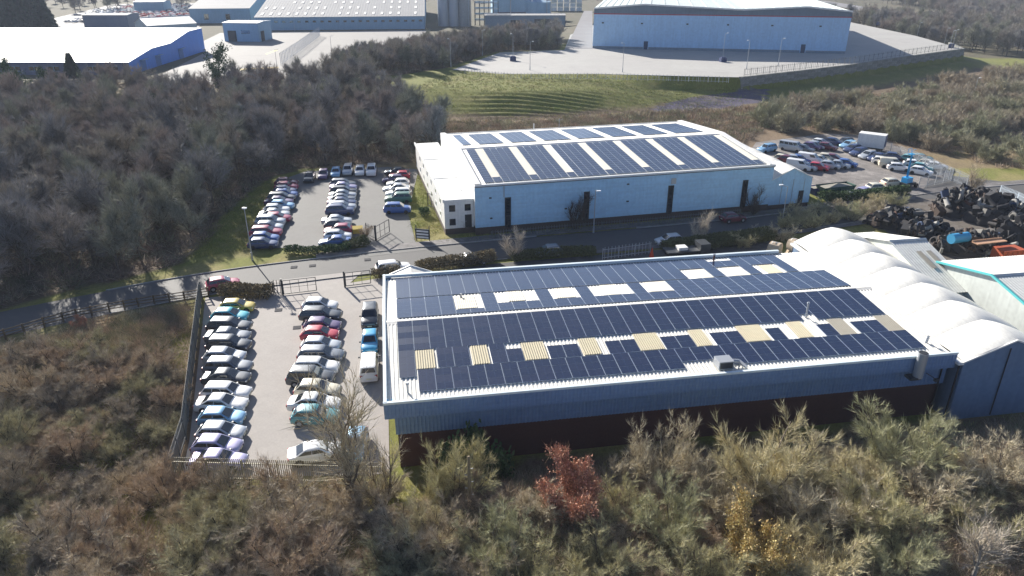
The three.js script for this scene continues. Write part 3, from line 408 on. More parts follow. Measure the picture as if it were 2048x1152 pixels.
// --- estate beyond the wood
M.blueClad = surf(0.08, 0.3, 0.88, dirtTex, 0.05, { roughness: 0.5 }); M.lightBlue = surf(0.32, 0.5, 0.66, dirtTex, 0.05); M.oldRoof = surf(0.42, 0.42, 0.42, dirtTex, 0.04); M.mauveWall = surf(0.2, 0.21, 0.3, dirtTex, 0.05);
{
  // stepped white roof with a blue gable end facing the concrete yard
  const b = bframe('trade_warehouse', 'long white roofed warehouse with bright blue stepped end wall', -129.06,-255.09, 0.0, 0);
  const prof = [[0, 4.2], [18, 6.6], [34, 6.6], [52, 9.2], [66, 9.2]], X = -110;
  for (let i = 0; i < 4; i++) { const [v0, h0] = prof[i], [v1, h1] = prof[i + 1]; part(b, 'roof_sheet', polyGeo([[X, h0, -v0 + (i ? 0 : 0.4)], [0.3, h0, -v0 + (i ? 0 : 0.4)], [0.3, h1, -v1], [X, h1, -v1]], [[0, 1, 2, 3]]), M.roofWhite); }
  part(b, 'end_wall', polyGeo([[0, 0, 0], [0, 0, -66], [0, 9.1, -66], [0, 9.1, -52], [0, 6.5, -34], [0, 6.5, -18], [0, 4.1, 0]], [[0, 1, 2, 3, 4, 5, 6]]), M.blueClad);
  part(b, 'wall', bx(X, -0.05, 0, 4.1, -0.4, 0), M.mauveWall); part(b, 'back_wall', bx(X, -0.05, 0, 9.0, -66.2, -65.9), M.blueClad);
  part(b, 'fascia', bx(X, 0.1, 3.7, 4.15, 0.0, 0.3), surf(0.1, 0.14, 0.32));
  for (let i = 0; i < 12; i++) { const x = -4 - i * 6.6; const w = part(b, 'window', bx(x - 3.6, x, 1.4, 2.8, 0.0, 0.06), M.darkGlass); part(w, 'frame', merge([bx(x - 3.6, x, 2.8, 2.95, 0, 0.12), bx(x - 3.6, x, 1.25, 1.4, 0, 0.12), bx(x - 1.85, x - 1.7, 1.4, 2.8, 0.0, 0.12)]), M.lightBlue); }
  for (const v of [8, 20, 40]) { const d = part(b, 'shutter_door', bx(0.0, 0.1, 0.05, 3.6, -v - 4, -v), surf(0.12, 0.26, 0.55, dirtTex, 0.3)); part(d, 'canopy', bx(0, 1.2, 3.7, 3.85, -v - 4.4, -v + 0.4), M.lightBlue); }
  part(b, 'flue_pipe', tube([-68, 5, -8], [-68, 7, -8], 0.4), M.galv);
  const s = gableShed('switch_house', 'small light blue flat topped building with dark doorway in the concrete yard', -133.40,-356.55, -0.12, 0, 17, 0, 14, 8.2, 8.6, { wall: M.lightBlue, roof: M.white, pitch: 1 }, 0, (q) => { part(q, 'doorway', bx(2, 6, 0, 4.8, 0, 0.15), M.black); part(q, 'window', bx(8.5, 12.5, 3.6, 5, 0, 0.12), M.darkGlass); part(q, 'doorway', bx(16.9, 17.15, 0, 4.5, -5.5, -2), M.black); });
  gableShed('factory_shed', 'very long grey roofed factory with rows of white rooflights beyond the yard', -135.56,-408.64, 0.1, 0, 89, 0, 120, 6.5, 17, { wall: M.lightBlue, roof: M.oldRoof, pitch: 1.5 }, 0, (q) => { const k = (17 - 6.5) / 60; for (let r = 0; r < 4; r++) for (let i = 0; i < 19; i++) { if (hash2(i, r, 3) < 0.2) continue; const v = 4 + r * 12, u = 2.5 + i * 4.5; part(q, 'rooflight', corr(u, u + 1.3, -v, 6.5 + k * v + 0.2, -v - 4.6, 6.5 + k * (v + 4.6) + 0.2, 0.4, 0.05), M.fabric); } for (let i = 0; i < 22; i++) part(q, 'window', bx(2 + i * 4, 3.6 + i * 4, 3.8, 4.7, 0, 0.12), M.darkGlass); });
  gableShed('factory_shed', 'grey roofed light blue shed beside the very long factory', -186.50,-450.07, 0.12, 0, 34, 0, 90, 8.0, 14, { wall: M.lightBlue, roof: M.oldRoof, pitch: 1.5 }, 0, (q) => { for (let i = 0; i < 6; i++) part(q, 'rooflight', bx(3 + i * 5, 4 + i * 5, 8.6 + 3.4, 8.6 + 3.6, -29, -27), M.fabric); for (const u of [8, 20]) part(q, 'window', bx(u, u + 2.4, 2, 5, 0, 0.1), M.darkGlass); });
  gableShed('store_shed', 'white roofed store behind the blue ended warehouse', -180.78,-383.27, 0.7, 0, 24, 0, 22, 4.5, 7.5, { wall: M.greyWall, roof: M.roofWhite });
  gableShed('store_shed', 'grey shed with pale roof edge among the rows of parked vehicles', -230.49,-416.88, 0.0, 0, 24, 0, 14, 7, 7.6, { wall: surf(0.25, 0.28, 0.34), roof: M.greyRoof });
  gableShed('store_shed', 'light blue flat shed behind the far vehicle yard', -260.68,-538.94, 0.05, 0, 20, 0, 14, 6.5, 7, { wall: M.lightBlue, roof: M.white });
}
// --- process plant behind the terrace
{
  const tank = (label, x, z, r, h, mat) => { const t = thing('storage_silo', label, 'silo', x, 0, z, 0, 'silos of the process plant'); part(t, 'shell', tube([0, 0, 0], [0, h, 0], r, r, 24), mat); part(t, 'roof', tube([0, h, 0], [0, h + 1.4, 0], r, r * 0.2, 24), mat); part(t, 'ladder', merge([bar([r + 0.2, 0, 0], [r + 0.2, h, 0], 0.15), bar([r + 0.2, 0, 0.6], [r + 0.2, h, 0.6], 0.15)]), M.galv); part(t, 'pipe', tube([r * 0.7, 0, r * 0.8], [r * 0.7, h + 2, r * 0.8], 0.25), M.galv); };
  const silver = std({ color: lin(0.4, 0.42, 0.45), roughness: 0.5, metalness: 0.3 });
  tank('tall grey silo at the end of the row of three', -38.18,-434.38, 3.2, 20, silver); tank('tall grey silo in the middle of the row of three', -32.57,-434.38, 3.2, 20, silver); tank('tall pale silo beside the plant hall', -26.39,-434.38, 3.4, 21, surf(0.45, 0.44, 0.42));
  tank('squat pale blue tank beside the plant hall', 14.87,-481.24, 9, 10, M.lightBlue);
  const hall = gableShed('plant_hall', 'light blue process hall with dark base beyond the terrace trees', -11.91,-473.96, 0.06, 0, 24, 0, 30, 15, 16, { wall: M.lightBlue, roof: M.oldRoof, pitch: 2 }, 0, (q) => { part(q, 'base_panel', bx(0.5, 23.5, 0, 4.5, 0, 0.2), surf(0.14, 0.13, 0.18)); part(q, 'column', bx(23.6, 24.6, 0, 16, 0, 0.6), M.white); part(q, 'pipe', tube([11, 0, 0.7], [11, 15, 0.7], 0.3), M.galv); });
  const fr = thing('pipe_rack', 'open steel pipe rack between silos and process hall', 'pipe rack', ...XZ(-20.78,-434.38)); for (let i = 0; i < 6; i++) { part(fr, 'post', bar([i * 2.6, 0, 0], [i * 2.6, 13, 0], 0.3), M.steelDark); part(fr, 'post', bar([i * 2.6, 0, -6], [i * 2.6, 13, -6], 0.3), M.steelDark); } for (let j = 1; j < 5; j++) { part(fr, 'beam', bar([0, j * 3, 0], [13, j * 3, 0], 0.3), M.galv); part(fr, 'pipe', tube([0, j * 3 + 0.4, -3], [13, j * 3 + 0.4, -3], 0.35), M.lightBlue); }
  const block = gableShed('plant_store', 'low grey blue store with open bays in front of the process plant', -14.76,-422.56, 0.03, 0, 44, 0, 14, 6.4, 6.8, { wall: surf(0.3, 0.36, 0.42), roof: M.oldRoof, pitch: 2 }, 0, (q) => { part(q, 'bay_opening', bx(14, 19, 0, 4, 0, 0.1), M.black); part(q, 'bay_opening', bx(27, 36, 0, 4.5, 0, 0.1), M.black); });
  const pl = thing('pallet_stack', 'stacks of pale crates on the plant roof terrace', 'crates', ...XZ(23.20,-548.29)); for (let i = 0; i < 6; i++) for (let j = 0; j < 3; j++) part(pl, 'crate', bx(i * 4.4, i * 4.4 + 3.8, j * 2.7, j * 2.7 + 2.4, -3, 0), (i + j) % 3 ? M.white : M.greyWall);
}

// ---------- vehicles ----------
const paints = { white: [0.82, 0.82, 0.8], silver: [0.5, 0.53, 0.56], grey: [0.17, 0.19, 0.22], darkgrey: [0.06, 0.068, 0.08], black: [0.014, 0.016, 0.02], navy: [0.022, 0.045, 0.14], blue: [0.04, 0.12, 0.38], brightblue: [0.02, 0.34, 0.62], turquoise: [0.04, 0.46, 0.55], lightblue: [0.25, 0.47, 0.68], red: [0.5, 0.015, 0.04], crimson: [0.36, 0.02, 0.07], maroon: [0.14, 0.012, 0.03], purple: [0.1, 0.055, 0.16], lilac: [0.42, 0.4, 0.6], yellow: [0.62, 0.48, 0.08], teal: [0.06, 0.28, 0.31], green: [0.04, 0.14, 0.09], cream: [0.72, 0.66, 0.5] };
const paintMats = {}; for (const [k, v] of Object.entries(paints)) paintMats[k] = new THREE.MeshPhysicalMaterial({ color: lin(...v), roughness: 0.42, metalness: ['silver', 'grey', 'darkgrey', 'lilac', 'lightblue'].includes(k) ? 0.35 : 0, clearcoat: 1, clearcoatRoughness: 0.07 });
const carKinds = { // length, width, sill, bonnet height, boot height, roof; cabin base front/rear and roof front/rear as shares of length from the nose
  hatchback: { L: 4.05, W: 1.78, bon: 0.86, boot: 0.95, roof: 1.44, cb: [0.23, 0.985], ct: [0.45, 0.84], wins: 2 },
  saloon: { L: 4.6, W: 1.82, bon: 0.84, boot: 0.95, roof: 1.41, cb: [0.25, 0.9], ct: [0.44, 0.7], wins: 2 },
  estate: { L: 4.6, W: 1.82, bon: 0.87, boot: 0.95, roof: 1.46, cb: [0.24, 0.985], ct: [0.42, 0.89], wins: 3 },
  suv: { L: 4.5, W: 1.88, bon: 1.02, boot: 1.06, roof: 1.66, cb: [0.23, 0.985], ct: [0.4, 0.9], wins: 3 },
  van: { L: 4.6, W: 1.84, bon: 1.12, boot: 1.15, roof: 1.9, cb: [0.16, 0.995], ct: [0.32, 0.99], wins: 1 },
  minibus: { L: 5.2, W: 1.95, bon: 1.15, boot: 1.2, roof: 2.05, cb: [0.1, 0.995], ct: [0.25, 0.985], wins: 4 },
};
function loft(rings) { const pos = [], n = rings[0].length; const tri = (a, b, c) => pos.push(...a, ...b, ...c); for (let i = 0; i < rings.length - 1; i++) for (let k = 0; k < n; k++) { const a = rings[i][k], b = rings[i][(k + 1) % n], c = rings[i + 1][(k + 1) % n], d = rings[i + 1][k]; tri(a, c, b); tri(a, d, c); } for (const [r, f] of [[rings[0], 0], [rings[rings.length - 1], 1]]) for (let k = 1; k < n - 1; k++) f ? tri(r[0], r[k + 1], r[k]) : tri(r[0], r[k], r[k + 1]); const g = new THREE.BufferGeometry(); g.setAttribute('position', new THREE.Float32BufferAttribute(pos, 3)); g.computeVertexNormals(); return g; }
const carGeoCache = {};
function carGeos(kind) {
  if (carGeoCache[kind]) return carGeoCache[kind];
  const k = carKinds[kind], L = k.L, w = k.W / 2, X = (s) => L / 2 - s * L, belt = Math.max(k.bon, k.boot) - 0.02;
  const ring = (s, wd, yb, yt, cr = 0.03) => { const x = X(s); return [[x, yb, -wd * 0.9], [x, yb + 0.12, -wd * 0.98], [x, (yb + yt) * 0.52, -wd], [x, yt - 0.1, -wd * 0.97], [x, yt - 0.015, -wd * 0.86], [x, yt + cr, -wd * 0.4], [x, yt + cr * 1.3, 0], [x, yt + cr, wd * 0.4], [x, yt - 0.015, wd * 0.86], [x, yt - 0.1, wd * 0.97], [x, (yb + yt) * 0.52, wd], [x, yb + 0.12, wd * 0.98], [x, yb, wd * 0.9]]; };
  const cb0 = k.cb[0], tailH = k.cb[1] > 0.95 ? k.boot - 0.02 : k.boot;
  const body = loft([ring(0, w * 0.72, 0.32, k.bon * 0.66, 0.005), ring(0.012, w * 0.82, 0.24, k.bon * 0.76), ring(0.045, w * 0.93, 0.2, k.bon * 0.86), ring(0.12, w * 0.985, 0.19, k.bon * 0.94), ring(cb0, w, 0.18, k.bon + 0.02), ring(0.45, w, 0.18, belt), ring(0.7, w, 0.18, belt), ring(0.85, w, 0.2, tailH), ring(0.955, w * 0.97, 0.24, tailH - 0.03), ring(0.99, w * 0.9, 0.28, tailH - 0.1), ring(1, w * 0.82, 0.34, tailH - 0.2, 0.005)]);
  // cabin as a rounded frustum
  const wt = w * 0.76, wb = w * 0.95, yb = belt - 0.06, yt = k.roof - 0.05;
  const cr = (t) => { const y = yb + (yt - yb) * t, wd = wb + (wt - wb) * Math.pow(t, 1.15), f = X(k.cb[0] + (k.ct[0] - k.cb[0]) * t), r = X(k.cb[1] + (k.ct[1] - k.cb[1]) * t); const c = 0.1; return [[f, y, -wd + c * 2], [f - c, y, -wd + c * 0.3], [f - c * 2.2, y, -wd], [r + c * 2, y, -wd], [r + c * 0.4, y, -wd + c * 0.5], [r, y, -wd + c * 2], [r, y, wd - c * 2], [r + c * 0.4, y, wd - c * 0.5], [r + c * 2, y, wd], [f - c * 2.2, y, wd], [f - c, y, wd - c * 0.3], [f, y, wd - c * 2]]; };
  const rise = (ringPts, inset, dy) => { const cx = ringPts.reduce((s, p) => s + p[0], 0) / ringPts.length; return ringPts.map(([x, y, z]) => [cx + (x - cx) * inset, y + dy, z * inset]); };
  const top = cr(1); const cabin = loft([cr(0), cr(0.5), top, rise(top, 0.92, 0.04), rise(top, 0.6, 0.075), rise(top, 0.1, 0.09)]);
  const painted = merge([toCreasedNormals(body, 0.6), toCreasedNormals(cabin, 0.6)].map((g) => worldUV(g)));
  // panes
  const wd = (t) => wb + (wt - wb) * Math.pow(t, 1.15), fx = (t) => X(k.cb[0] + (k.ct[0] - k.cb[0]) * t), rx = (t) => X(k.cb[1] + (k.ct[1] - k.cb[1]) * t), hy = (t) => yb + (yt - yb) * t;
  const quad = (p, off) => { const A = p.map((q) => new THREE.Vector3(...q)); const n = A[1].clone().sub(A[0]).cross(A[3].clone().sub(A[0])).normalize().multiplyScalar(off); const o = A.map((q) => q.clone().add(n).toArray()); return polyGeo([...o, ...p], [[0, 1, 2, 3], [0, 4, 5, 1], [1, 5, 6, 2], [2, 6, 7, 3], [3, 7, 4, 0]]); };
  const t0 = 0.2, t1 = 0.93, e = 0.02;
  const screen = quad([[fx(t0), hy(t0), wd(t0) - 0.16], [fx(t0), hy(t0), -wd(t0) + 0.16], [fx(t1), hy(t1), -wd(t1) + 0.16], [fx(t1), hy(t1), wd(t1) - 0.16]], e);
  const rear = quad([[rx(t0 + 0.1), hy(t0 + 0.1), -wd(t0) + 0.16], [rx(t0 + 0.1), hy(t0 + 0.1), wd(t0) - 0.16], [rx(t1), hy(t1), wd(t1) - 0.16], [rx(t1), hy(t1), -wd(t1) + 0.16]], e);
  const sides = []; const nw = k.wins, f0 = fx(0.3) - 0.14, r0 = rx(0.3) + 0.14, f1 = fx(0.88) - 0.1, r1 = rx(0.88) + 0.12;
  const span = kind === 'van' ? [[0.0, 0.3]] : Array.from({ length: nw }, (_, i) => [i / nw + (i ? 0.015 : 0), (i + 1) / nw - (i < nw - 1 ? 0.015 : 0)]);
  for (const s of [1, -1]) for (const [a, b] of span) { const lo = (q) => f0 + (r0 - f0) * q, up = (q) => f1 + (r1 - f1) * q, zl = s * wd(0.3), zu = s * wd(0.88); const p = [[lo(a), hy(0.3), zl], [lo(b), hy(0.3), zl], [up(b), hy(0.88), zu], [up(a), hy(0.88), zu]]; sides.push(quad(s < 0 ? p : [p[1], p[0], p[3], p[2]], e)); }
  const tyre = new THREE.CylinderGeometry(0.32, 0.32, 0.22, 16); tyre.rotateX(Math.PI / 2); const rim = new THREE.CylinderGeometry(0.2, 0.2, 0.235, 12); rim.rotateX(Math.PI / 2);
  const wheels = [[X(0.19), 0.32, w - 0.1], [X(0.19), 0.32, -w + 0.1], [X(0.8), 0.32, w - 0.1], [X(0.8), 0.32, -w + 0.1]];
  const box = (x, y, z, a, b, c) => { const g = new THREE.BoxGeometry(a, b, c); g.translate(x, y, z); return worldUV(g); };
  const lights = [1, -1].map((s) => box(X(0.04), k.bon * 0.7, s * w * 0.72, 0.2, 0.1, 0.3)), tails = [1, -1].map((s) => box(X(0.985), k.boot * 0.78, s * w * 0.76, 0.12, 0.22, 0.26));
  const mirrors = [1, -1].map((s) => box(X(k.cb[0] + 0.1), belt + 0.02, s * (w + 0.09), 0.14, 0.13, 0.2));
  const plates = [box(X(0.0), 0.45, 0, 0.06, 0.12, 0.5), box(X(1.0), 0.62, 0, 0.06, 0.12, 0.5)], grille = box(X(0.004), k.bon * 0.5, 0, 0.07, 0.16, w * 1.05), arches = wheels.map(([x, y, z]) => { const g = new THREE.CylinderGeometry(0.385, 0.385, 0.1, 16, 1, false); g.rotateX(Math.PI / 2); g.translate(x, y + 0.02, z + Math.sign(z) * 0.058); return worldUV(g); });
  return (carGeoCache[kind] = { painted, screen, rear, sides, tyre: worldUV(tyre), rim: worldUV(rim), wheels, lights, tails, mirrors, plates, grille, arches, roofPane: worldUV(new THREE.BoxGeometry(L * 0.3, 0.02, wt * 1.3).translate(X(0.6), yt + 0.07, 0)) });
}
const proto = {};
function carProto(kind, near) {
  const key = kind + near; if (proto[key]) return proto[key];
  const g = carGeos(kind), o = new THREE.Group(); o.name = 'parked_car';
  part(o, 'body', g.painted, paintMats.white); part(o, 'windscreen', g.screen, M.darkGlass); part(o, 'rear_window', g.rear, M.darkGlass); g.sides.forEach((s) => part(o, 'side_window', s, M.darkGlass));
  g.wheels.forEach((p, i) => { const wh = part(o, 'wheel', g.tyre, M.tyre); wh.position.set(...p); if (near) { part(wh, 'rim', g.rim, M.rim); part(o, 'wheel_arch', g.arches[i], M.black); } });
  g.lights.forEach((l) => part(o, 'headlight', l, M.headlight)); g.tails.forEach((l) => part(o, 'tail_light', l, M.tail));
  if (near) { g.mirrors.forEach((l) => part(o, 'mirror', l, M.steelDark)); g.plates.forEach((l) => part(o, 'number_plate', l, M.plate)); part(o, 'grille', g.grille, M.black); }
  return (proto[key] = o);
}
const colourWord = { darkgrey: 'dark grey', brightblue: 'bright blue', lightblue: 'light blue', navy: 'navy blue' };
function car(kind, colour, x, z, turn, label, group, near = true, sc = 1, extra) {
  const o = carProto(kind, near).clone(); o.name = numbered(kind === 'van' || kind === 'minibus' ? 'parked_van' : 'parked_car'); o.children[0].material = paintMats[colour]; o.position.set(x, 0.05, z); o.rotation.y = turn; o.scale.setScalar(sc);
  tag(o, label, kind === 'van' || kind === 'minibus' ? 'van' : 'car', group); scene.add(o); if (extra) extra(o); return o;
}
const cw = (c) => colourWord[c] || c, kw = { suv: 'four by four', minibus: 'minibus', van: 'panel van' };
function row(list, group, where, near, turn, sc, jitter = 0.05) { list.forEach(([kind, c, x, z, t, l], i) => car(kind, c, x, z, (t ?? turn) + (rnd() - 0.5) * jitter, l || `${cw(c)} ${kw[kind] || kind}, ${where} ${ordinal[i] || 'last'} from its road end`, group, near, sc * (0.97 + 0.06 * rnd()))); }
row([
  ['hatchback', 'yellow', -31.89,-76.12, 0.1, 'yellow hatchback at the road end of the row along the palisade fence'], ['hatchback', 'turquoise', -31.85,-73.68], ['estate', 'darkgrey', -31.06,-71.26], ['saloon', 'grey', -30.41,-68.95], ['suv', 'darkgrey', -29.57,-66.88], ['hatchback', 'silver', -29.18,-64.59], ['estate', 'grey', -28.13,-62.62], ['saloon', 'darkgrey', -27.59,-60.56], ['estate', 'white', -26.68,-58.00], ['saloon', 'white', -26.43,-56.01], ['hatchback', 'lightblue', -25.62,-53.88], ['hatchback', 'silver', -24.87,-51.67], ['hatchback', 'lilac', -24.52,-49.79], ['saloon', 'lilac', -23.74,-47.88],
], 'cars along the palisade fence', 'in the palisade fence row,', true, 0.0, 1);
row([
  ['hatchback', 'white', -22.33,-76.38], ['estate', 'darkgrey', -21.69,-73.93], ['hatchback', 'purple', -20.86,-71.37], ['hatchback', 'red', -20.64,-69.29], ['hatchback', 'silver', -19.96,-66.88], ['estate', 'grey', -19.49,-64.90], ['estate', 'white', -19.40,-62.62], ['suv', 'darkgrey', -19.40,-60.47], ['hatchback', 'cream', -18.26,-58.34], ['saloon', 'white', -17.99,-56.09], ['hatchback', 'teal', -17.42,-54.11], ['saloon', 'white', -16.07,-48.92, 0.28],
], 'cars in the middle row of the concrete car park', 'middle concrete car park row,', true, 0.0, 1);
car('hatchback', 'lightblue', -13.04,-50.06, -1.5, 'pale blue hatchback parked nose to the palings beside the factory corner');
car('suv', 'darkgrey', -16.02,-73.56, -1.42, 'dark grey four by four parked against the factory end wall', 'vehicles along the factory end wall'); car('hatchback', 'brightblue', -14.99,-67.74, -1.42, 'bright blue hatchback parked between four by four and white van', 'vehicles along the factory end wall'); car('van', 'white', -14.10,-62.43, 1.72, 'white panel van parked tail out by the factory end wall', 'vehicles along the factory end wall');
// far car park
row([
  ['hatchback', 'navy', -35.05,-96.06], ['hatchback', 'blue', -35.57,-98.43], ['estate', 'crimson', -36.11,-100.90], ['hatchback', 'silver', -36.32,-103.05], ['suv', 'silver', -36.76,-105.27], ['hatchback', 'crimson', -36.23,-107.11], ['saloon', 'silver', -37.25,-109.00], ['hatchback', 'white', -37.58,-111.20], ['hatchback', 'lightblue', -37.36,-113.23], ['saloon', 'purple', -38.37,-115.31], ['estate', 'darkgrey', -38.58,-117.47], ['hatchback', 'blue', -38.46,-119.41], ['hatchback', 'navy', -39.11,-121.41], ['hatchback', 'crimson', -39.51,-123.77], ['hatchback', 'maroon', -40.19,-126.22],
], 'cars along the grass edge of the asphalt car park', 'in the row along the grass edge,', false, 0.08, 1.0);
row([
  ['saloon', 'blue', -25.13,-97.03, Math.PI + 0.1], ['hatchback', 'white', -25.23,-99.45], ['hatchback', 'crimson', -25.72,-101.75, Math.PI + 0.1], ['hatchback', 'darkgrey', -26.19,-103.93], ['saloon', 'silver', -26.78,-105.95], ['suv', 'navy', -27.29,-110.46], ['estate', 'silver', -27.45,-112.72], ['saloon', 'navy', -27.89,-114.79], ['saloon', 'grey', -28.34,-116.92], ['saloon', 'silver', -28.63,-119.13], ['estate', 'darkgrey', -28.97,-121.12], ['saloon', 'lilac', -29.46,-123.47], ['estate', 'grey', -29.99,-125.60],
], 'cars in the middle row of the asphalt car park', 'middle asphalt car park row,', false, 0.08, 1.0);
row([
  ['suv', 'blue', -18.31,-111.45, 0.1], ['suv', 'green', -18.88,-116.65], ['estate', 'white', -19.35,-119.98], ['saloon', 'silver', -20.06,-122.58], ['hatchback', 'white', -20.23,-125.60], ['hatchback', 'purple', -21.40,-128.10], ['hatchback', 'red', -20.68,-130.70], ['saloon', 'darkgrey', -21.62,-133.39],
], 'cars beside the white office', 'in the row beside the white office,', false, Math.PI + 0.1, 1.0);
row([
  ['suv', 'white', -26.35,-133.73, undefined, 'dark windowed white four by four at the office end of the back row'], ['hatchback', 'white', -28.51,-133.73, undefined, 'white hatchback facing out from the back row of the asphalt car park'], ['suv', 'silver', -30.83,-134.07, undefined, 'silver four by four facing out from the back row of the asphalt car park'], ['hatchback', 'lightblue', -32.79,-132.71, undefined, 'light blue hatchback facing out from the back row of the asphalt car park'], ['hatchback', 'purple', -34.80,-131.36, undefined, 'purple hatchback in the tree shade of the back row'], ['hatchback', 'black', -36.89,-129.39, undefined, 'black hatchback deepest in the tree shade of the back row'],
], 'cars in the back row of the asphalt car park', '', false, -1.45, 1.0);
// on the road
car('estate', 'white', -15.52,-87.70, 0.28, 'white estate car driving along the road past the gates'); car('hatchback', 'crimson', -35.83,-82.50, 0.42, 'crimson hatchback on the road by the bramble hedge'); car('saloon', 'black', -5.35,-90.42, 0.25, 'black saloon parked at the kerb in the warehouse shadow edge'); car('hatchback', 'grey', 4.95,-93.29, 0.22 + Math.PI, 'grey hatchback driving in the warehouse shadow past the bare roadside tree'); car('hatchback', 'silver', 22.39,-97.49, 0.25 + Math.PI, 'silver hatchback in the shaded road by the green hedge'); car('hatchback', 'maroon', 34.17,-107.16, 0.28, 'dark red hatchback parked in deep shade under the blue warehouse wall');
// vehicle yard beyond the warehouse
row([
  ['suv', 'lightblue', 53.16,-150.54, -2.6, 'white and blue pickup at the end of the vehicle yard'], ['minibus', 'silver', 58.56,-151.42, -0.75, 'silver minibus in the back row of the vehicle yard'], ['estate', 'grey', 60.66,-150.54, -0.75], ['hatchback', 'purple', 63.34,-152.69, -0.75], ['hatchback', 'silver', 64.62,-153.57, -0.75], ['hatchback', 'maroon', 66.44,-152.26, -0.75], ['hatchback', 'white', 66.43,-155.80, -0.7], ['hatchback', 'navy', 69.59,-156.71, -0.7],
], 'vehicles in the back row of the vehicle yard', 'in the back row of the vehicle yard,', false, -0.75, 1.0);
row([['hatchback', 'darkgrey', 71.97,-156.71], ['hatchback', 'lightblue', 71.60,-154.01], ['hatchback', 'navy', 70.98,-150.54], ['hatchback', 'navy', 71.08,-147.62], ['hatchback', 'silver', 71.85,-145.20], ['saloon', 'navy', 73.15,-143.62]], 'cars parked diagonally by the white box body', 'in the diagonal row,', false, Math.PI + 0.5, 1.05);
row([['hatchback', 'cream', 53.97,-142.46], ['hatchback', 'maroon', 54.70,-141.69], ['hatchback', 'silver', 56.22,-142.08], ['hatchback', 'blue', 57.21,-142.08], ['van', 'white', 58.81,-141.70], ['hatchback', 'cream', 61.07,-142.08], ['hatchback', 'cream', 62.90,-143.23], ['hatchback', 'maroon', 64.05,-142.84]], 'vehicles in the centre block of the vehicle yard', 'in the rear line of the centre block,', false, -0.6, 1.0);
row([['van', 'white', 54.92,-136.87], ['hatchback', 'silver', 56.27,-136.53], ['hatchback', 'red', 58.56,-136.53], ['hatchback', 'silver', 61.18,-137.61], ['saloon', 'silver', 63.11,-138.34], ['hatchback', 'blue', 65.06,-139.07]], 'vehicles in the centre block of the vehicle yard', 'in the front line of the centre block,', false, -0.6, 1.0);
row([['hatchback', 'white', 72.81,-140.93], ['van', 'cream', 73.31,-138.33], ['hatchback', 'navy', 76.73,-144.01], ['hatchback', 'white', 73.67,-136.18], ['hatchback', 'teal', 79.17,-142.46], ['hatchback', 'white', 77.80,-138.34], ['hatchback', 'teal', 78.25,-136.18], ['hatchback', 'cream', 80.70,-138.70], ['hatchback', 'white', 81.48,-137.25], ['estate', 'teal', 81.55,-143.23], ['hatchback', 'white', 76.54,-133.39]], 'tightly packed vehicles by the yard fence', 'packed by the yard fence,', false, -0.4, 1.0, 0.9);
row([['hatchback', 'white', 57.46,-118.57], ['hatchback', 'lilac', 60.60,-120.55], ['hatchback', 'cream', 63.63,-122.88], ['hatchback', 'cream', 67.67,-125.91]], 'worn cars behind the roadside hedge', 'worn, behind the roadside hedge,', false, 0.3, 1.0, 0.8);
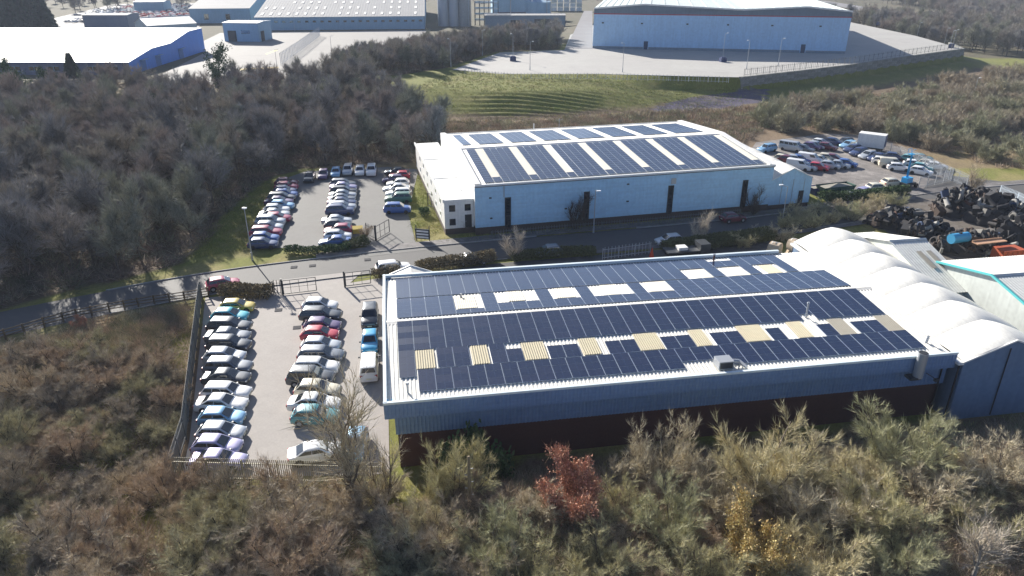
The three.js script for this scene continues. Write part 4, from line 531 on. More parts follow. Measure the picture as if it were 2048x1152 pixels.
{ // lorry box, skips, lift, porta-cabin things of the yard
  const t = thing('box_body', 'plain white lorry box body standing on the yard', 'lorry body', ...XZ(75.26,-151.67), -0.6); part(t, 'box', bx(-2.6, 2.6, 0.9, 3.6, -1.2, 1.2), M.white); part(t, 'chassis', bx(-2.4, 2.4, 0.5, 0.88, -0.8, 0.8), M.steelDark); for (const [a, b] of [[-1.6, 1], [-1.6, -1], [1.6, 1], [1.6, -1]]) { const wh = part(t, 'wheel', new THREE.CylinderGeometry(0.45, 0.45, 0.3, 14).rotateX(Math.PI / 2), M.tyre); wh.position.set(a, 0.45, b); } part(t, 'rear_door', bx(2.6, 2.64, 1.0, 3.5, -1.1, 1.1), M.mauveWall);
  const skip = (label, x, z, turn, mat, s = 1) => { const k = thing('waste_skip', label, 'skip', x, 0, z, turn); k.scale.setScalar(s); part(k, 'hull', polyGeo([[-2, 0.1, -1], [2, 0.1, -1], [2, 0.1, 1], [-2, 0.1, 1], [-2.9, 1.8, -1.1], [2.9, 1.8, -1.1], [2.9, 1.8, 1.1], [-2.9, 1.8, 1.1], [-2.75, 1.7, -1], [2.75, 1.7, -1], [2.75, 1.7, 1], [-2.75, 1.7, 1]], [[0, 1, 2, 3], [0, 4, 5, 1], [1, 5, 6, 2], [2, 6, 7, 3], [3, 7, 4, 0], [4, 8, 9, 5], [5, 9, 10, 6], [6, 10, 11, 7], [7, 11, 8, 4]]), mat); part(k, 'load', polyGeo([[-2.7, 1.55, -1], [2.7, 1.55, -1], [2.7, 1.55, 1], [-2.7, 1.55, 1], [0.3, 2.1, 0.1]], [[0, 1, 4], [1, 2, 4], [2, 3, 4], [3, 0, 4]]), M.grpDark); for (const sx of [-1.2, 0, 1.2]) part(k, 'rib', bar([sx, 0.15, 1.02], [sx * 1.35, 1.75, 1.14], 0.12), mat); };
  const greenS = surf(0.03, 0.1, 0.075), blueS = surf(0.03, 0.06, 0.3); skip('dark green skip behind the hedge near the fabric shed', 55.09,-120.19, 0.3, greenS, 1.1); skip('blue skip against the fabric shed corner', 53.13,-121.33, 0.35, blueS, 0.8);
  const l = thing('boom_lift', 'sky blue boom lift with raised arm at the vehicle yard gate', 'boom lift', ...XZ(69.99,-125.46), 0.5); const sb = std({ color: lin(0.02, 0.35, 0.7), roughness: 0.4 }); part(l, 'chassis', bx(-1.4, 1.4, 0.4, 0.9, -0.85, 0.85), M.steelDark); for (const [a, b] of [[-1.1, 1.05], [-1.1, -1.05], [1.1, 1.05], [1.1, -1.05]]) { const wh = part(l, 'wheel', new THREE.CylinderGeometry(0.42, 0.42, 0.3, 14).rotateX(Math.PI / 2), M.tyre); wh.position.set(a, 0.42, b); } part(l, 'turret', bx(-0.9, 0.6, 0.92, 1.8, -0.6, 0.6), sb); part(l, 'lower_boom', bar([-0.3, 1.8, 0], [-0.7, 4.0, 0.2], 0.34), sb); part(l, 'upper_boom', bar([-0.7, 4.0, 0.2], [-1.4, 6.3, 0.6], 0.26), sb); part(l, 'basket', merge([bx(-2.0, -1.1, 6.2, 6.3, 0.2, 1.0), bar([-2, 6.3, 0.2], [-2, 7.1, 0.2], 0.06), bar([-1.1, 6.3, 0.2], [-1.1, 7.1, 0.2], 0.06), bar([-2, 7.1, 0.2], [-1.1, 7.1, 0.2], 0.06), bar([-2, 7.1, 1.0], [-1.1, 7.1, 1.0], 0.06), bar([-2, 6.3, 1.0], [-2, 7.1, 1.0], 0.06)]), sb);
  const cone = thing('traffic_cone', 'tall orange cone beside the yard fence behind the long factory', 'cone', ...XZ(19.07,-92.52), 0); part(cone, 'cone', new THREE.ConeGeometry(0.36, 1.5, 16).translate(0, 0.8, 0), std({ color: lin(0.6, 0.06, 0.02) })); part(cone, 'base', bx(-0.45, 0.45, 0, 0.08, -0.45, 0.45), M.black);
  // flatbed lorry behind the factory
  const f = thing('flatbed_lorry', 'dark flatbed lorry standing behind the long factory roof', 'lorry', ...XZ(23.35,-92.70), 0.2); part(f, 'bed', bx(-2.6, 2.0, 1.0, 1.2, -1.1, 1.1), M.steelDark); part(f, 'cab', bx(2.05, 3.5, 0.6, 2.0, -1.0, 1.0), M.steelDark); part(f, 'windscreen', bx(3.5, 3.54, 1.3, 1.9, -0.9, 0.9), M.darkGlass); part(f, 'load', bx(-0.9, 0.4, 1.2, 1.6, -0.6, 0.6), M.white); for (const [a, b] of [[-1.7, 1], [-1.7, -1], [2.7, 1], [2.7, -1]]) { const wh = part(f, 'wheel', new THREE.CylinderGeometry(0.48, 0.48, 0.3, 14).rotateX(Math.PI / 2), M.tyre); wh.position.set(a, 0.48, b); }
  // bulk bags
  const bag = (label, x, z, s, y) => { const g = new THREE.BoxGeometry(1, 1, 1, 4, 4, 4); const p = g.attributes.position; for (let i = 0; i < p.count; i++) { const x = p.getX(i), y = p.getY(i), z = p.getZ(i); const k = 1 + 0.18 * (1 - 4 * y * y) + 0.06 * (hash2(Math.round(x * 9), Math.round(z * 9 + y * 31), 5) - 0.5); p.setXYZ(i, x * k, y + 0.1 * (1 - 4 * x * x) * (y > 0 ? 1 : 0), z * k); } g.computeVertexNormals(); const t = thing('bulk_bag', label, 'bag', x, y, z, s, 'bulk bags behind the factory'); part(t, 'sack', g.translate(0, 0.5, 0).scale(1.35, 1.35, 1.35), M.cream || (M.cream = surf(0.62, 0.5, 0.36, grainTex, 1))); part(t, 'loop', merge([bar([-0.5, 1.3, -0.4], [-0.3, 1.65, -0.3], 0.07), bar([-0.3, 1.65, -0.3], [0.4, 1.4, 0.4], 0.07)]), M.white); };
  bag('pale bulk bag on a stack beside the fabric shed', 37.87,-91.21, 0.4, 1.6); bag('pale bulk bag near the stack behind the factory roof', 35.54,-92.00, 0.9, 0.9); bag('lower pale bulk bag of the stack beside the fabric shed', 37.87,-91.21, 0.1, 0.1); bag('pale bulk bag under the single bag behind the factory roof', 35.54,-92.00, 0.2, 0);
}
// vehicles in the far storage yard: too far to tell apart
{
  const g = merge([bx(-2.1, 2.1, 0.3, 1.0, -0.85, 0.85), bx(-1.4, 1.0, 1.0, 1.5, -0.7, 0.7)]); const poly = [-253.80,-434.38, -293.18,-548.29, -283.06,-611.75, -240.34,-617.68, -172.80,-422.56]; const spots = [];
  const r = makeRng(5); for (let i = 0; i < 46; i++) for (let j = 0; j < 34; j++) { const x = -330 + i * 4.6 + j * 1.8, z = -455 - j * 5.8 - (i % 2 ? 0.5 : 0); if (inPoly(x, z, poly) && j % 3 !== 2 && r() > 0.12) spots.push([x, z]); }
  const im = new THREE.InstancedMesh(g, new THREE.MeshPhysicalMaterial({ color: 0xffffff, roughness: 0.35, clearcoat: 1 }), spots.length); const q = new THREE.Object3D(), cols = ['white', 'silver', 'white', 'grey', 'navy', 'darkgrey', 'red', 'white', 'silver']; spots.forEach(([x, z], i) => { q.position.set(x, 0.06, z); q.rotation.y = 1.25 + (r() - 0.5) * 0.1; q.updateMatrix(); im.setMatrixAt(i, q.matrix); im.setColorAt(i, lin(...paints[cols[(r() * 9) | 0]])); });
  im.name = 'stored_vehicles'; tag(im, 'far off mass of stored vehicles in rows beyond the white roofed warehouse', 'vehicles', null, 'stuff'); im.castShadow = im.receiveShadow = true; scene.add(im);
}

// ---------- fences, gates, lamps, signs ----------
function palisade(label, pts, h, pitch, mat, name = 'palisade_fence', y = 0) { // pales too fine to pick apart are joined; posts are parts
  const f = thing(name, label, 'fence'); const pales = [], rails = [];
  for (let i = 0; i < pts.length / 2 - 1; i++) { const ax = pts[2 * i], az = pts[2 * i + 1], dx = pts[2 * i + 2] - ax, dz = pts[2 * i + 3] - az, L = Math.hypot(dx, dz), n = Math.floor(L / pitch), yaw = -Math.atan2(dz, dx); const np = Math.max(1, Math.round(L / 2.75)); for (let k = 0; k <= np; k++) { if (k === np && i < pts.length / 2 - 2) continue; part(f, 'post', bar([ax + dx * k / np, y, az + dz * k / np], [ax + dx * k / np, y + h - 0.1, az + dz * k / np], 0.09), mat); } for (const t of [0.18, 0.82]) part(f, 'rail', bar([ax, y + h * t, az], [ax + dx, y + h * t, az + dz], 0.06), mat); for (let k = 0; k < n; k++) { const g = new THREE.BoxGeometry(0.075, h, 0.02); g.translate(0, y + h / 2 + 0.05, 0.05); g.rotateY(yaw); g.translate(ax + dx * (k + 0.5) / n, 0, az + dz * (k + 0.5) / n); pales.push(worldUV(g)); } }
  const m = part(f, 'pales', merge(pales), mat); m.userData.kind = 'stuff'; return f;
}
const palM = std({ color: lin(0.34, 0.32, 0.24), roughness: 0.6, metalness: 0.2 }), palDark = std({ color: lin(0.12, 0.13, 0.13), roughness: 0.6 });
palisade('palisade fence closing the near end of the concrete car park', [-26.6, -46.1, -9.9, -45.4], 2.3, 0.155, palM);
palisade('palisade fence behind the long row of cars in the concrete car park', [-37.4, -79.7, -27.9, -51.5, -26.7, -46.1], 2.3, 0.155, palDark);
palisade('pale palisade fence along the vehicle yard beside the scrub', [76.88,-154.58, 79.08,-142.86, 80.32,-124.87], 2.4, 0.3, M.galv);
palisade('blue grey palisade fence at the vehicle yard corner', [71.30,-123.95, 79.92,-128.97], 2.4, 0.3, M.galv);
palisade('light grey palisade fence curving round the scrapyard', [81.73,-117.98, 82.19,-114.01, 81.87,-107.89], 2.6, 0.25, std({ color: lin(0.5, 0.58, 0.66), roughness: 0.5 }));
palisade('tall grey fence between the two concrete yards', [-84.77,-277.81, -88.22,-315.82, -95.05,-380.90], 4.5, 0.6, std({ color: lin(0.3, 0.36, 0.45), roughness: 0.6 }), 'security_fence');
palisade('dark fence along the edge of the warehouse terrace', [66, -214.2, 86.2, -226.4, 106.5, -239.2, 131, -257.2, 164, -280.6], 2.2, 0.8, palDark, 'security_fence', 5.75);
palisade('mesh fence around the pond hollow below the warehouse terrace', [-14, -222, 0, -214, 24, -214, 44, -211, 60, -208], 1.8, 1.0, M.galv, 'security_fence', 4.9);
{ // post and rail fence beside the road
  const f = thing('rail_fence', 'weathered timber post and rail fence along the road verge', 'fence'); const pts = [[-55.64,-68.28], [-54.56,-69.27], [-53.26,-70.52], [-51.96,-72.04], [-50.52,-73.25], [-49.46,-74.11], [-48.15,-74.86], [-46.58,-75.76], [-45.16,-76.41], [-43.83,-77.07], [-42.25,-77.74], [-40.70,-78.28], [-39.14,-78.83], [-37.61,-79.52], [-36.69,-79.94]];
  pts.forEach(([x, z], i) => { part(f, 'post', bar([x, 0, z], [x + (hash2(i, 3) - 0.5) * 0.06, 1.3, z], 0.15), M.wood); if (i) for (const h of [0.45, 0.8, 1.15]) part(f, 'rail', bar([pts[i - 1][0], h, pts[i - 1][1]], [x, h + (hash2(i, h * 10 | 0) - 0.5) * 0.04, z], 0.05, 0.11), M.wood); });
}
function gate(label, x, z, turn, w, h) { const g = thing('yard_gate', label, 'gate', x, 0.05, z, turn); part(g, 'gate_post', bar([0, 0, 0], [0, h + 0.25, 0], 0.2), M.steelDark); part(g, 'frame', merge([bar([0.1, 0.15, 0], [w, 0.15, 0], 0.09), bar([0.1, h, 0], [w, h, 0], 0.09), bar([w, 0.15, 0], [w, h, 0], 0.09), bar([0.14, 0.15, 0], [0.14, h, 0], 0.09)]), M.steelDark); const n = Math.round(w / 1.1); for (let i = 1; i < n; i++) part(g, 'bar', bar([w * i / n, 0.15, 0], [w * i / n, h, 0], 0.05), M.steelDark); part(g, 'mid_rail', bar([0.1, h * 0.5, 0], [w, h * 0.5, 0], 0.05), M.steelDark); return g; }
gate('open dark steel yard gate hung near the bramble hedge', -27.85,-80.37, 0.28, 4.0, 1.9); gate('open dark steel yard gate hung near the factory porch', -20.79,-82.70, 0.3, 3.2, 1.9); gate('dark steel gate folded back at the asphalt car park entrance', -19.65,-98.79, 1.15, 3.6, 2.1); gate('dark steel gate beside the white office', -11.79,-112.49, 2.3, 3.0, 2.2);
palisade('short dark railing between gate and bramble hedge', [-28.98,-80.51, -27.85,-80.37], 2.0, 0.3, M.steelDark, 'steel_railing'); palisade('dark railing at the asphalt car park entrance corner', [-21.39,-100.84, -19.65,-98.79], 2.1, 0.35, M.steelDark, 'steel_railing');
palisade('dark steel railing along the warehouse verge', [-3, -99.6, 8, -102.4, 22, -105.6, 36, -109.6], 1.3, 0.4, palDark, 'steel_railing');
palisade('grey railing behind the long factory', [12.27,-91.63, 19.12,-93.98], 1.8, 0.5, M.galv, 'steel_railing');
function lamp(label, x, z, y, h, armX, armZ, group) { const l = thing('street_lamp', label, 'street lamp', x, y, z, 0, group); part(l, 'base', tube([0, 0, 0], [0, h * 0.16, 0], 0.14, 0.12), M.galv); part(l, 'column', tube([0, h * 0.16, 0], [0, h, 0], 0.085, 0.055), M.galv); part(l, 'arm', bar([0, h - 0.02, 0], [armX, h + 0.12, armZ], 0.07), M.galv); part(l, 'lantern', bx(armX - 0.2, armX + 0.35, h + 0.05, h + 0.2, armZ - 0.16, armZ + 0.16), M.lampHead); return l; }
lamp('street lamp on the verge beside the asphalt car park', -35.13,-91.45, 0, 7.6, 0.3, 0.9); lamp('street lamp in front of the pale blue warehouse wall', 12.11,-102.10, 0, 6.6, 0.3, 0.8); lamp('street lamp in the roadside scrub near the fabric shed', 41.07,-105.15, 0, 6.2, -0.9, -0.5); lamp('street lamp in the scrub by the white gabled office sign', -7.43,-104.48, 0, 6.0, -0.2, 0.6);
[[32.67,-222.99], [5.41,-226.99], [0.33,-249.18], [69.73,-251.63], [71.40,-230.08], [82.76,-235.40], [-18.90,-234.32], [-10.15,-261.88]].forEach(([x, z], i) => lamp('tall lamp post on the warehouse terrace', x, z, 5.5, 8.2, i % 2 ? 0.7 : -0.7, 0, 'lamp posts on the warehouse terrace'));
[[177.25,-314.09], [169.61,-296.30], [167.85,-291.33], [178.23,-338.31], [212.62,-436.54]].forEach(([x, z]) => lamp('tall lamp post beside the far grass bank', x, z, hgt(x, z), 8.5, 0.6, 0, 'lamp posts by the far bank'));
[[-77.22,-248.63], [-68.58,-289.94], [-114.19,-405.96]].forEach(([x, z]) => lamp('tall lamp post in the far concrete yards', x, z, 0, 9, 0.6, 0, 'lamp posts in the far yards'));
lamp('lamp post among the scrub beyond the vehicle yard', 131.64,-212.30, 0, 5.5, 0.5, 0);
{ // drums and boxes on the terrace
  const dm = std({ color: lin(0.03, 0.05, 0.14), roughness: 0.6 }); [[0.33,-247.98], [68.16,-245.60], [177.20,-374.12], [162.76,-283.40]].forEach(([x, z], i) => { const t = thing('lamp_base_block', 'dark blue concrete block at the foot of a terrace lamp', 'block', x, 5.56, z, 0.3 * i, 'blocks at terrace lamps'); part(t, 'block', bx(-1, 1, 0, 1.3, -0.8, 0.8), dm); part(t, 'cap', bx(-0.7, 0.7, 1.3, 1.5, -0.5, 0.5), dm); });
  const s = thing('entrance_sign', 'dark entrance sign board with white name strips beside the car park entrance', 'sign', ...XZ(-12.84,-98.59), -0.25); part(s, 'board', bx(-1.1, 1.1, 0.4, 1.9, -0.06, 0.06), M.steelDark); for (let i = 0; i < 3; i++) part(s, 'name_strip', bx(-0.9, 0.9, 0.55 + i * 0.45, 0.8 + i * 0.45, 0.06, 0.08), M.white); for (const x of [-1, 1]) part(s, 'post', bar([x, 0, -0.1], [x, 2.4, -0.1], 0.1), M.steelDark);
  const pole = thing('timber_pole', 'lone weathered timber pole standing in the brambles', 'pole', ...XZ(-2.91,-39.52)); pole.position.y = 2.5; part(pole, 'shaft', tube([0, 0, 0], [0.02, 4.9, 0.0], 0.13, 0.1), M.timberPole); part(pole, 'cap', tube([0.02, 4.9, 0], [0.02, 4.98, 0], 0.12, 0.08), M.timberPole); for (let i = 0; i < 6; i++) part(pole, 'step_iron', bar([0.1 * (i % 2 ? 1 : -1), 1.2 + i * 0.55, 0], [0.3 * (i % 2 ? 1 : -1), 1.22 + i * 0.55, 0], 0.035), M.galv);
  for (const [x, z, l] of [[-19.59,-91.63, 'drain cover in the road past the gates'], [-28.86,-89.04, 'dark drain cover in the road by the lamp post shadow'], [-26.54,-89.55, 'small drain cover in the road beside the bushes'], [-24.10,-77.34, 'square manhole cover inside the yard gates'], [-23.89,-71.92, 'small dark plate in the concrete car park'], [-27.21,-76.28, 'small gully grate inside the yard gates']]) { const t = thing('manhole_cover', l, 'manhole cover', x, 0.05, z, 0.2); part(t, 'frame', bx(-0.42, 0.42, 0, 0.02, -0.42, 0.42), M.cover); part(t, 'plate', bx(-0.36, 0.36, 0.02, 0.035, -0.36, 0.36), M.cover); }  // flat dark plates laid just above the paving
  const yb = thing('grit_bin', 'yellow grit bin at the car park entrance planting', 'bin', ...XZ(-22.89,-102.10), 0.2); part(yb, 'tub', bx(-0.7, 0.7, 0, 0.75, -0.4, 0.4), M.yellowPaint); part(yb, 'lid', polyGeo([[-0.75, 0.75, 0.45], [0.75, 0.75, 0.45], [0.75, 1.0, -0.45], [-0.75, 1.0, -0.45], [-0.75, 0.75, -0.45], [0.75, 0.75, -0.45]], [[0, 1, 2, 3], [3, 2, 5, 4], [0, 3, 4], [1, 5, 2]]), M.yellowPaint);
}
// ---------- scrapyard ----------
{
  const r = makeRng(31), mats = [[0.03, 0.03, 0.035], [0.05, 0.045, 0.045], [0.09, 0.06, 0.045], [0.2, 0.19, 0.17], [0.4, 0.39, 0.36], [0.05, 0.08, 0.16], [0.15, 0.07, 0.05]].map((c) => surf(...c, grainTex, 1));
  const vg = [() => bx(-0.6, 0.6, -0.4, 0.5, -0.5, 0.5), () => tube([-0.7, 0, 0], [0.7, 0.2, 0.1], 0.35, 0.3, 9), () => { const g = new THREE.TorusGeometry(0.5, 0.2, 6, 12); return worldUV(g); }, () => merge([bx(-0.9, 0.9, -0.1, 0.1, -0.3, 0.3), bx(-0.3, 0.3, 0.1, 0.6, -0.25, 0.25)])].map((f) => f());
  const heap = (label, x, z, rx, rz, h, n, turn) => { const t = thing('scrap_heap', label, 'scrap heap', x, 0, z, turn); const core = new THREE.SphereGeometry(1, 20, 10, 0, Math.PI * 2, 0, Math.PI / 2), p = core.attributes.position; for (let i = 0; i < p.count; i++) { const k = 0.75 + 0.35 * vnoise(p.getX(i) * 3 + x, p.getZ(i) * 3 + z, 3); p.setXYZ(i, p.getX(i) * rx * k, p.getY(i) * h * 0.8 * k - 0.1, p.getZ(i) * rz * k); } core.computeVertexNormals(); part(t, 'mound', worldUV(core), mats[1]); for (let i = 0; i < n; i++) { const a = r() * 6.283, q = Math.sqrt(r()), m = part(t, 'scrap_piece', vg[(r() * 4) | 0], mats[(r() * r() * 7) | 0]); m.position.set(Math.cos(a) * q * rx, Math.max(0.3, h * 0.85 * Math.sqrt(Math.max(0, 1 - q * q)) + R(-0.3, 0.5, r)), Math.sin(a) * q * rz); m.rotation.set(r() * 6, r() * 6, r() * 6); m.scale.setScalar(R(0.5, 1.25, r)); } };
  heap('dark heap of tangled car parts next to the roadside scrub', 58.58,-105.59, 4.5, 2.6, 2.4, 80, 0.2); heap('low heap of engine parts beside the grey gabled shed', 60.94,-101.25, 4.2, 2.4, 2.2, 70, 0.3); heap('tall black heap at the back of the scrapyard', 72.61,-111.49, 5.5, 3.5, 4.2, 110, 0.2); heap('brown heap of scrap by the light grey fence', 74.86,-107.89, 5, 4, 4, 90, 0.4); heap('mixed heap with blue and orange pieces behind the turquoise trimmed shed', 64.54,-95.29, 6, 3, 2.4, 90, 0.1); heap('long dark heap along the scrapyard edge', 73.66,-99.19, 5, 4, 3.6, 70, 0.3);
  const pl = thing('metal_sheet', 'pale orange curved metal sheet lying on the scrap', 'sheet', ...XZ(64.05,-91.64), 0.25); pl.position.y = 2.6; part(pl, 'sheet', bx(-2.4, 2.4, 0, 0.12, -0.5, 0.5), surf(0.6, 0.35, 0.22)); part(pl, 'lip', bx(-2.4, 2.4, 0.12, 0.3, -0.5, -0.42), surf(0.6, 0.35, 0.22));
  const bl = thing('plastic_tank', 'bright blue plastic tank half buried in the scrap', 'tank', ...XZ(61.03,-93.49), 0.3); bl.position.y = 2.2; part(bl, 'shell', tube([-1.4, 0.3, 0], [1.4, 0.3, 0], 0.7, 0.7, 14), std({ color: lin(0.05, 0.3, 0.55), roughness: 0.4 })); part(bl, 'lid', tube([0, 0.9, 0], [0, 1.1, 0], 0.25), M.black);
  const oc = thing('orange_container', 'small orange red container at the scrapyard edge', 'container', ...XZ(66.50,-90.97), 0.2); part(oc, 'box', bx(-1.7, 1.7, 0, 2, -1, 1), surf(0.5, 0.1, 0.04)); for (const x of [-1.2, -0.4, 0.4, 1.2]) part(oc, 'rib', bx(x, x + 0.12, 0.1, 1.9, 1, 1.06), surf(0.4, 0.08, 0.03));
}

// ---------- vegetation ----------
function Plant() { const wood = [], twig = [], tcol = []; return {
  wood, twig, tcol,
  prism(a, b, r0, r1) { const d = b.clone().sub(a).normalize(), s = new THREE.Vector3(Math.abs(d.y) > 0.9 ? 1 : 0, Math.abs(d.y) > 0.9 ? 0 : 1, 0).cross(d).normalize(), t = d.clone().cross(s), n = r0 > 0.07 ? 6 : 3; const P = (c, r, k) => { const an = k / n * 6.2832; return [c.x + (s.x * Math.cos(an) + t.x * Math.sin(an)) * r, c.y + (s.y * Math.cos(an) + t.y * Math.sin(an)) * r, c.z + (s.z * Math.cos(an) + t.z * Math.sin(an)) * r]; }; for (let k = 0; k < n; k++) { const A = P(a, r0, k), B = P(a, r0, k + 1), C = P(b, r1, k + 1), D = P(b, r1, k); wood.push(...A, ...B, ...C, ...A, ...C, ...D); } },
  blade(p, d, len, w, tone, rr) { const s = new THREE.Vector3(rr() - 0.5, rr() - 0.5, rr() - 0.5).cross(d).normalize().multiplyScalar(w / 2), e = p.clone().addScaledVector(d, len); twig.push(p.x - s.x, p.y - s.y, p.z - s.z, p.x + s.x, p.y + s.y, p.z + s.z, e.x, e.y, e.z); for (let k = 0; k < 3; k++) tcol.push(...tone); },
  leaf(p, d, n, len, w, tone) { const s = d.clone().cross(n).normalize().multiplyScalar(w / 2), m = p.clone().addScaledVector(d, len * 0.5), e = p.clone().addScaledVector(d, len), A = m.clone().sub(s), B = m.clone().add(s); twig.push(...p.toArray(), ...A.toArray(), ...B.toArray(), ...A.toArray(), ...e.toArray(), ...B.toArray()); for (let k = 0; k < 6; k++) tcol.push(...tone); },
  geos() { const mk = (a, c) => { const g = new THREE.BufferGeometry(); g.setAttribute('position', new THREE.Float32BufferAttribute(a, 3)); if (c) g.setAttribute('color', new THREE.Float32BufferAttribute(c, 3)); g.computeVertexNormals(); return g; }; return { wood: mk(wood), twig: mk(twig, tcol) }; } }; }
const V3 = (x, y, z) => new THREE.Vector3(x, y, z);
function growTree(c, seed) {
  const r = makeRng(seed), P = Plant(), sp = () => V3(r() - 0.5, r() - 0.5, r() - 0.5);
  const rec = (p, d, len, rad, lvl) => {
    const last = lvl === c.levels, seg = lvl === 0 ? 4 : last ? 2 : 3; let q = p.clone(), dir = d.clone();
    for (let i = 0; i < seg; i++) {
      dir.addScaledVector(sp(), c.wig).addScaledVector(V3(0, 1, 0), c.up * (lvl ? 1 : 0.3)).normalize();
      const nq = q.clone().addScaledVector(dir, len / seg), bl = last && c.thin !== 0, ra = rad * (1 - i / seg * 0.55), rb = rad * (1 - (i + 1) / seg * 0.55); if (bl) { const t = 0.6 + 0.5 * r(); P.blade(q, dir, len / seg * 1.25, ra * 2.2, [t, t, t], r); } else P.prism(q, nq, ra, rb);
      if (!last && (lvl > 0 || i >= c.first)) { const n = lvl === 0 ? c.kids0 : c.kids; for (let k = 0; k < n; k++) { const ax = sp().cross(dir).normalize(), cd = dir.clone().applyAxisAngle(ax, c.spread * (0.6 + 0.7 * r())); rec(q.clone().lerp(nq, r()), cd, len * c.ratio * (0.75 + 0.5 * r()) * (lvl === 0 ? 1 - 0.12 * i : 1), rb * 0.62, lvl + 1); } }
      if (lvl >= c.levels - 1 && c.tw) { const n = Math.round((last ? c.tw : c.tw * 0.35) / seg); for (let k = 0; k < n; k++) { const s = q.clone().lerp(nq, r()), td = dir.clone().addScaledVector(sp(), c.tspread).addScaledVector(V3(0, 1, 0), c.tup).normalize(), t = 0.65 + 0.7 * r(); P.blade(s, td, c.tl * (0.5 + 0.8 * r()), c.twid * (0.7 + 0.6 * r()), [t * (0.95 + 0.1 * r()), t, t * (0.9 + 0.15 * r())], r); } }
      if (lvl >= c.levels - 1 && c.lf) { const n = Math.round(c.lf / seg); for (let k = 0; k < n; k++) { const s = q.clone().lerp(nq, r()).addScaledVector(sp(), c.lsp || 0.5), t = 0.6 + 0.8 * r(); P.leaf(s, sp().normalize(), sp().normalize(), c.ll * (0.6 + 0.8 * r()), c.ll * 0.7, [t, t * (0.9 + 0.2 * r()), t]); } }
      q = nq;
    }
  };
  if (c.stems) for (let i = 0; i < c.stems; i++) { const a = i / c.stems * 6.283 + r(), lean = c.lean * (0.3 + 0.9 * r()); rec(V3(Math.cos(a) * c.baseR * r(), -0.2, Math.sin(a) * c.baseR * r()), V3(Math.cos(a) * lean, 1, Math.sin(a) * lean).normalize(), c.h * (0.6 + 0.4 * r()), c.r0, 0); }
  else rec(V3(0, -0.3, 0), V3(0, 1, 0), c.h, c.r0, 0);
  return P.geos();
}
const barkM = surf(0.17, 0.14, 0.11, grainTex, 1), barkPale = surf(0.4, 0.37, 0.32, grainTex, 1), barkDark = surf(0.07, 0.06, 0.05, grainTex, 1);
const tw = (r, g, b) => std({ color: lin(r, g, b), vertexColors: true, roughness: 0.9 });
const tints = { wood: [tw(0.3, 0.275, 0.255), tw(0.275, 0.265, 0.26), tw(0.32, 0.29, 0.245), tw(0.29, 0.29, 0.23), tw(0.32, 0.27, 0.24)], willow: [tw(0.47, 0.43, 0.25), tw(0.54, 0.48, 0.3), tw(0.4, 0.39, 0.24), tw(0.5, 0.44, 0.32)], thorn: [tw(0.42, 0.33, 0.24), tw(0.36, 0.31, 0.24), tw(0.46, 0.385, 0.28), tw(0.38, 0.35, 0.22)], scrub: [tw(0.35, 0.325, 0.225), tw(0.39, 0.335, 0.25), tw(0.32, 0.315, 0.21), tw(0.37, 0.315, 0.24)], pale: [tw(0.5, 0.44, 0.36)], dark: [tw(0.09, 0.07, 0.06)], russet: [tw(0.46, 0.25, 0.165)], gold: [tw(0.5, 0.39, 0.17)], green: [tw(0.06, 0.11, 0.035), tw(0.07, 0.12, 0.05)], hedge: [tw(0.11, 0.12, 0.05), tw(0.2, 0.16, 0.09)], conifer: [tw(0.035, 0.06, 0.035)] };
const treeCfg = { levels: 3, first: 1, kids0: 3, kids: 2, spread: 0.8, ratio: 0.52, wig: 0.35, up: 0.16, h: 5.5, r0: 0.16, tw: 12, tl: 0.75, twid: 0.024, tspread: 1.1, tup: 0.35 };
const shrubCfg = { stems: 11, baseR: 0.7, lean: 0.85, levels: 2, first: 0, kids0: 3, kids: 2, spread: 0.75, ratio: 0.45, wig: 0.3, up: 0.1, h: 3.3, r0: 0.05, tw: 18, tl: 0.42, twid: 0.016, tspread: 1.5, tup: 0.3 };
const G = {
  tree: [1, 2, 3, 4].map((s) => growTree(treeCfg, s * 17)),
  tall: [1, 2].map((s) => growTree({ ...treeCfg, h: 7.5, spread: 0.62, r0: 0.2, kids0: 4, tw: 9 }, s * 31)),
  wood: [1, 2, 3, 4, 5].map((s) => growTree({ ...treeCfg, h: 5.2, kids0: 4, tw: 10, tl: 0.95, twid: 0.038, spread: 0.9, r0: 0.14 }, s * 53)),
  shrub: [1, 2, 3, 4, 5].map((s) => growTree(shrubCfg, s * 71)),
  thorn: [1, 2, 3, 4].map((s) => growTree({ ...shrubCfg, stems: 9, lean: 1.1, h: 2.3, tspread: 1.5, tup: 0.15, tl: 0.5, wig: 0.6, spread: 0.95, tw: 13 }, s * 91)),
  leafy: [1, 2].map((s) => growTree({ ...shrubCfg, stems: 8, tw: 9, lf: 13, ll: 0.11, lsp: 0.45, h: 2.6 }, s * 113)),
  ever: [1, 2].map((s) => growTree({ ...shrubCfg, stems: 8, lean: 0.9, tw: 2, lf: 16, ll: 0.2, lsp: 0.7, h: 1.5 }, s * 127)),
  ivy: [1].map((s) => growTree({ ...treeCfg, h: 6.5, levels: 2, tw: 8, lf: 26, ll: 0.3, lsp: 0.8, kids0: 4 }, s * 139)),
  scrub: [1, 2, 3, 4].map((s) => growTree({ ...shrubCfg, stems: 11, lean: 0.95, kids0: 2, tw: 9, tl: 0.7, twid: 0.032, h: 2.8 }, s * 77)),
  upright: [1, 2].map((s) => growTree({ ...shrubCfg, stems: 5, lean: 0.28, h: 4.6, baseR: 0.35, r0: 0.07, kids0: 3, kids: 2, spread: 0.5, tw: 5, tl: 0.7, twid: 0.025 }, s * 151)),
  open: [1].map((s) => growTree({ ...treeCfg, h: 4.6, first: 1, kids0: 3, spread: 0.75, tw: 5, tl: 0.9, twid: 0.028, r0: 0.19, ratio: 0.6 }, 163)),
};
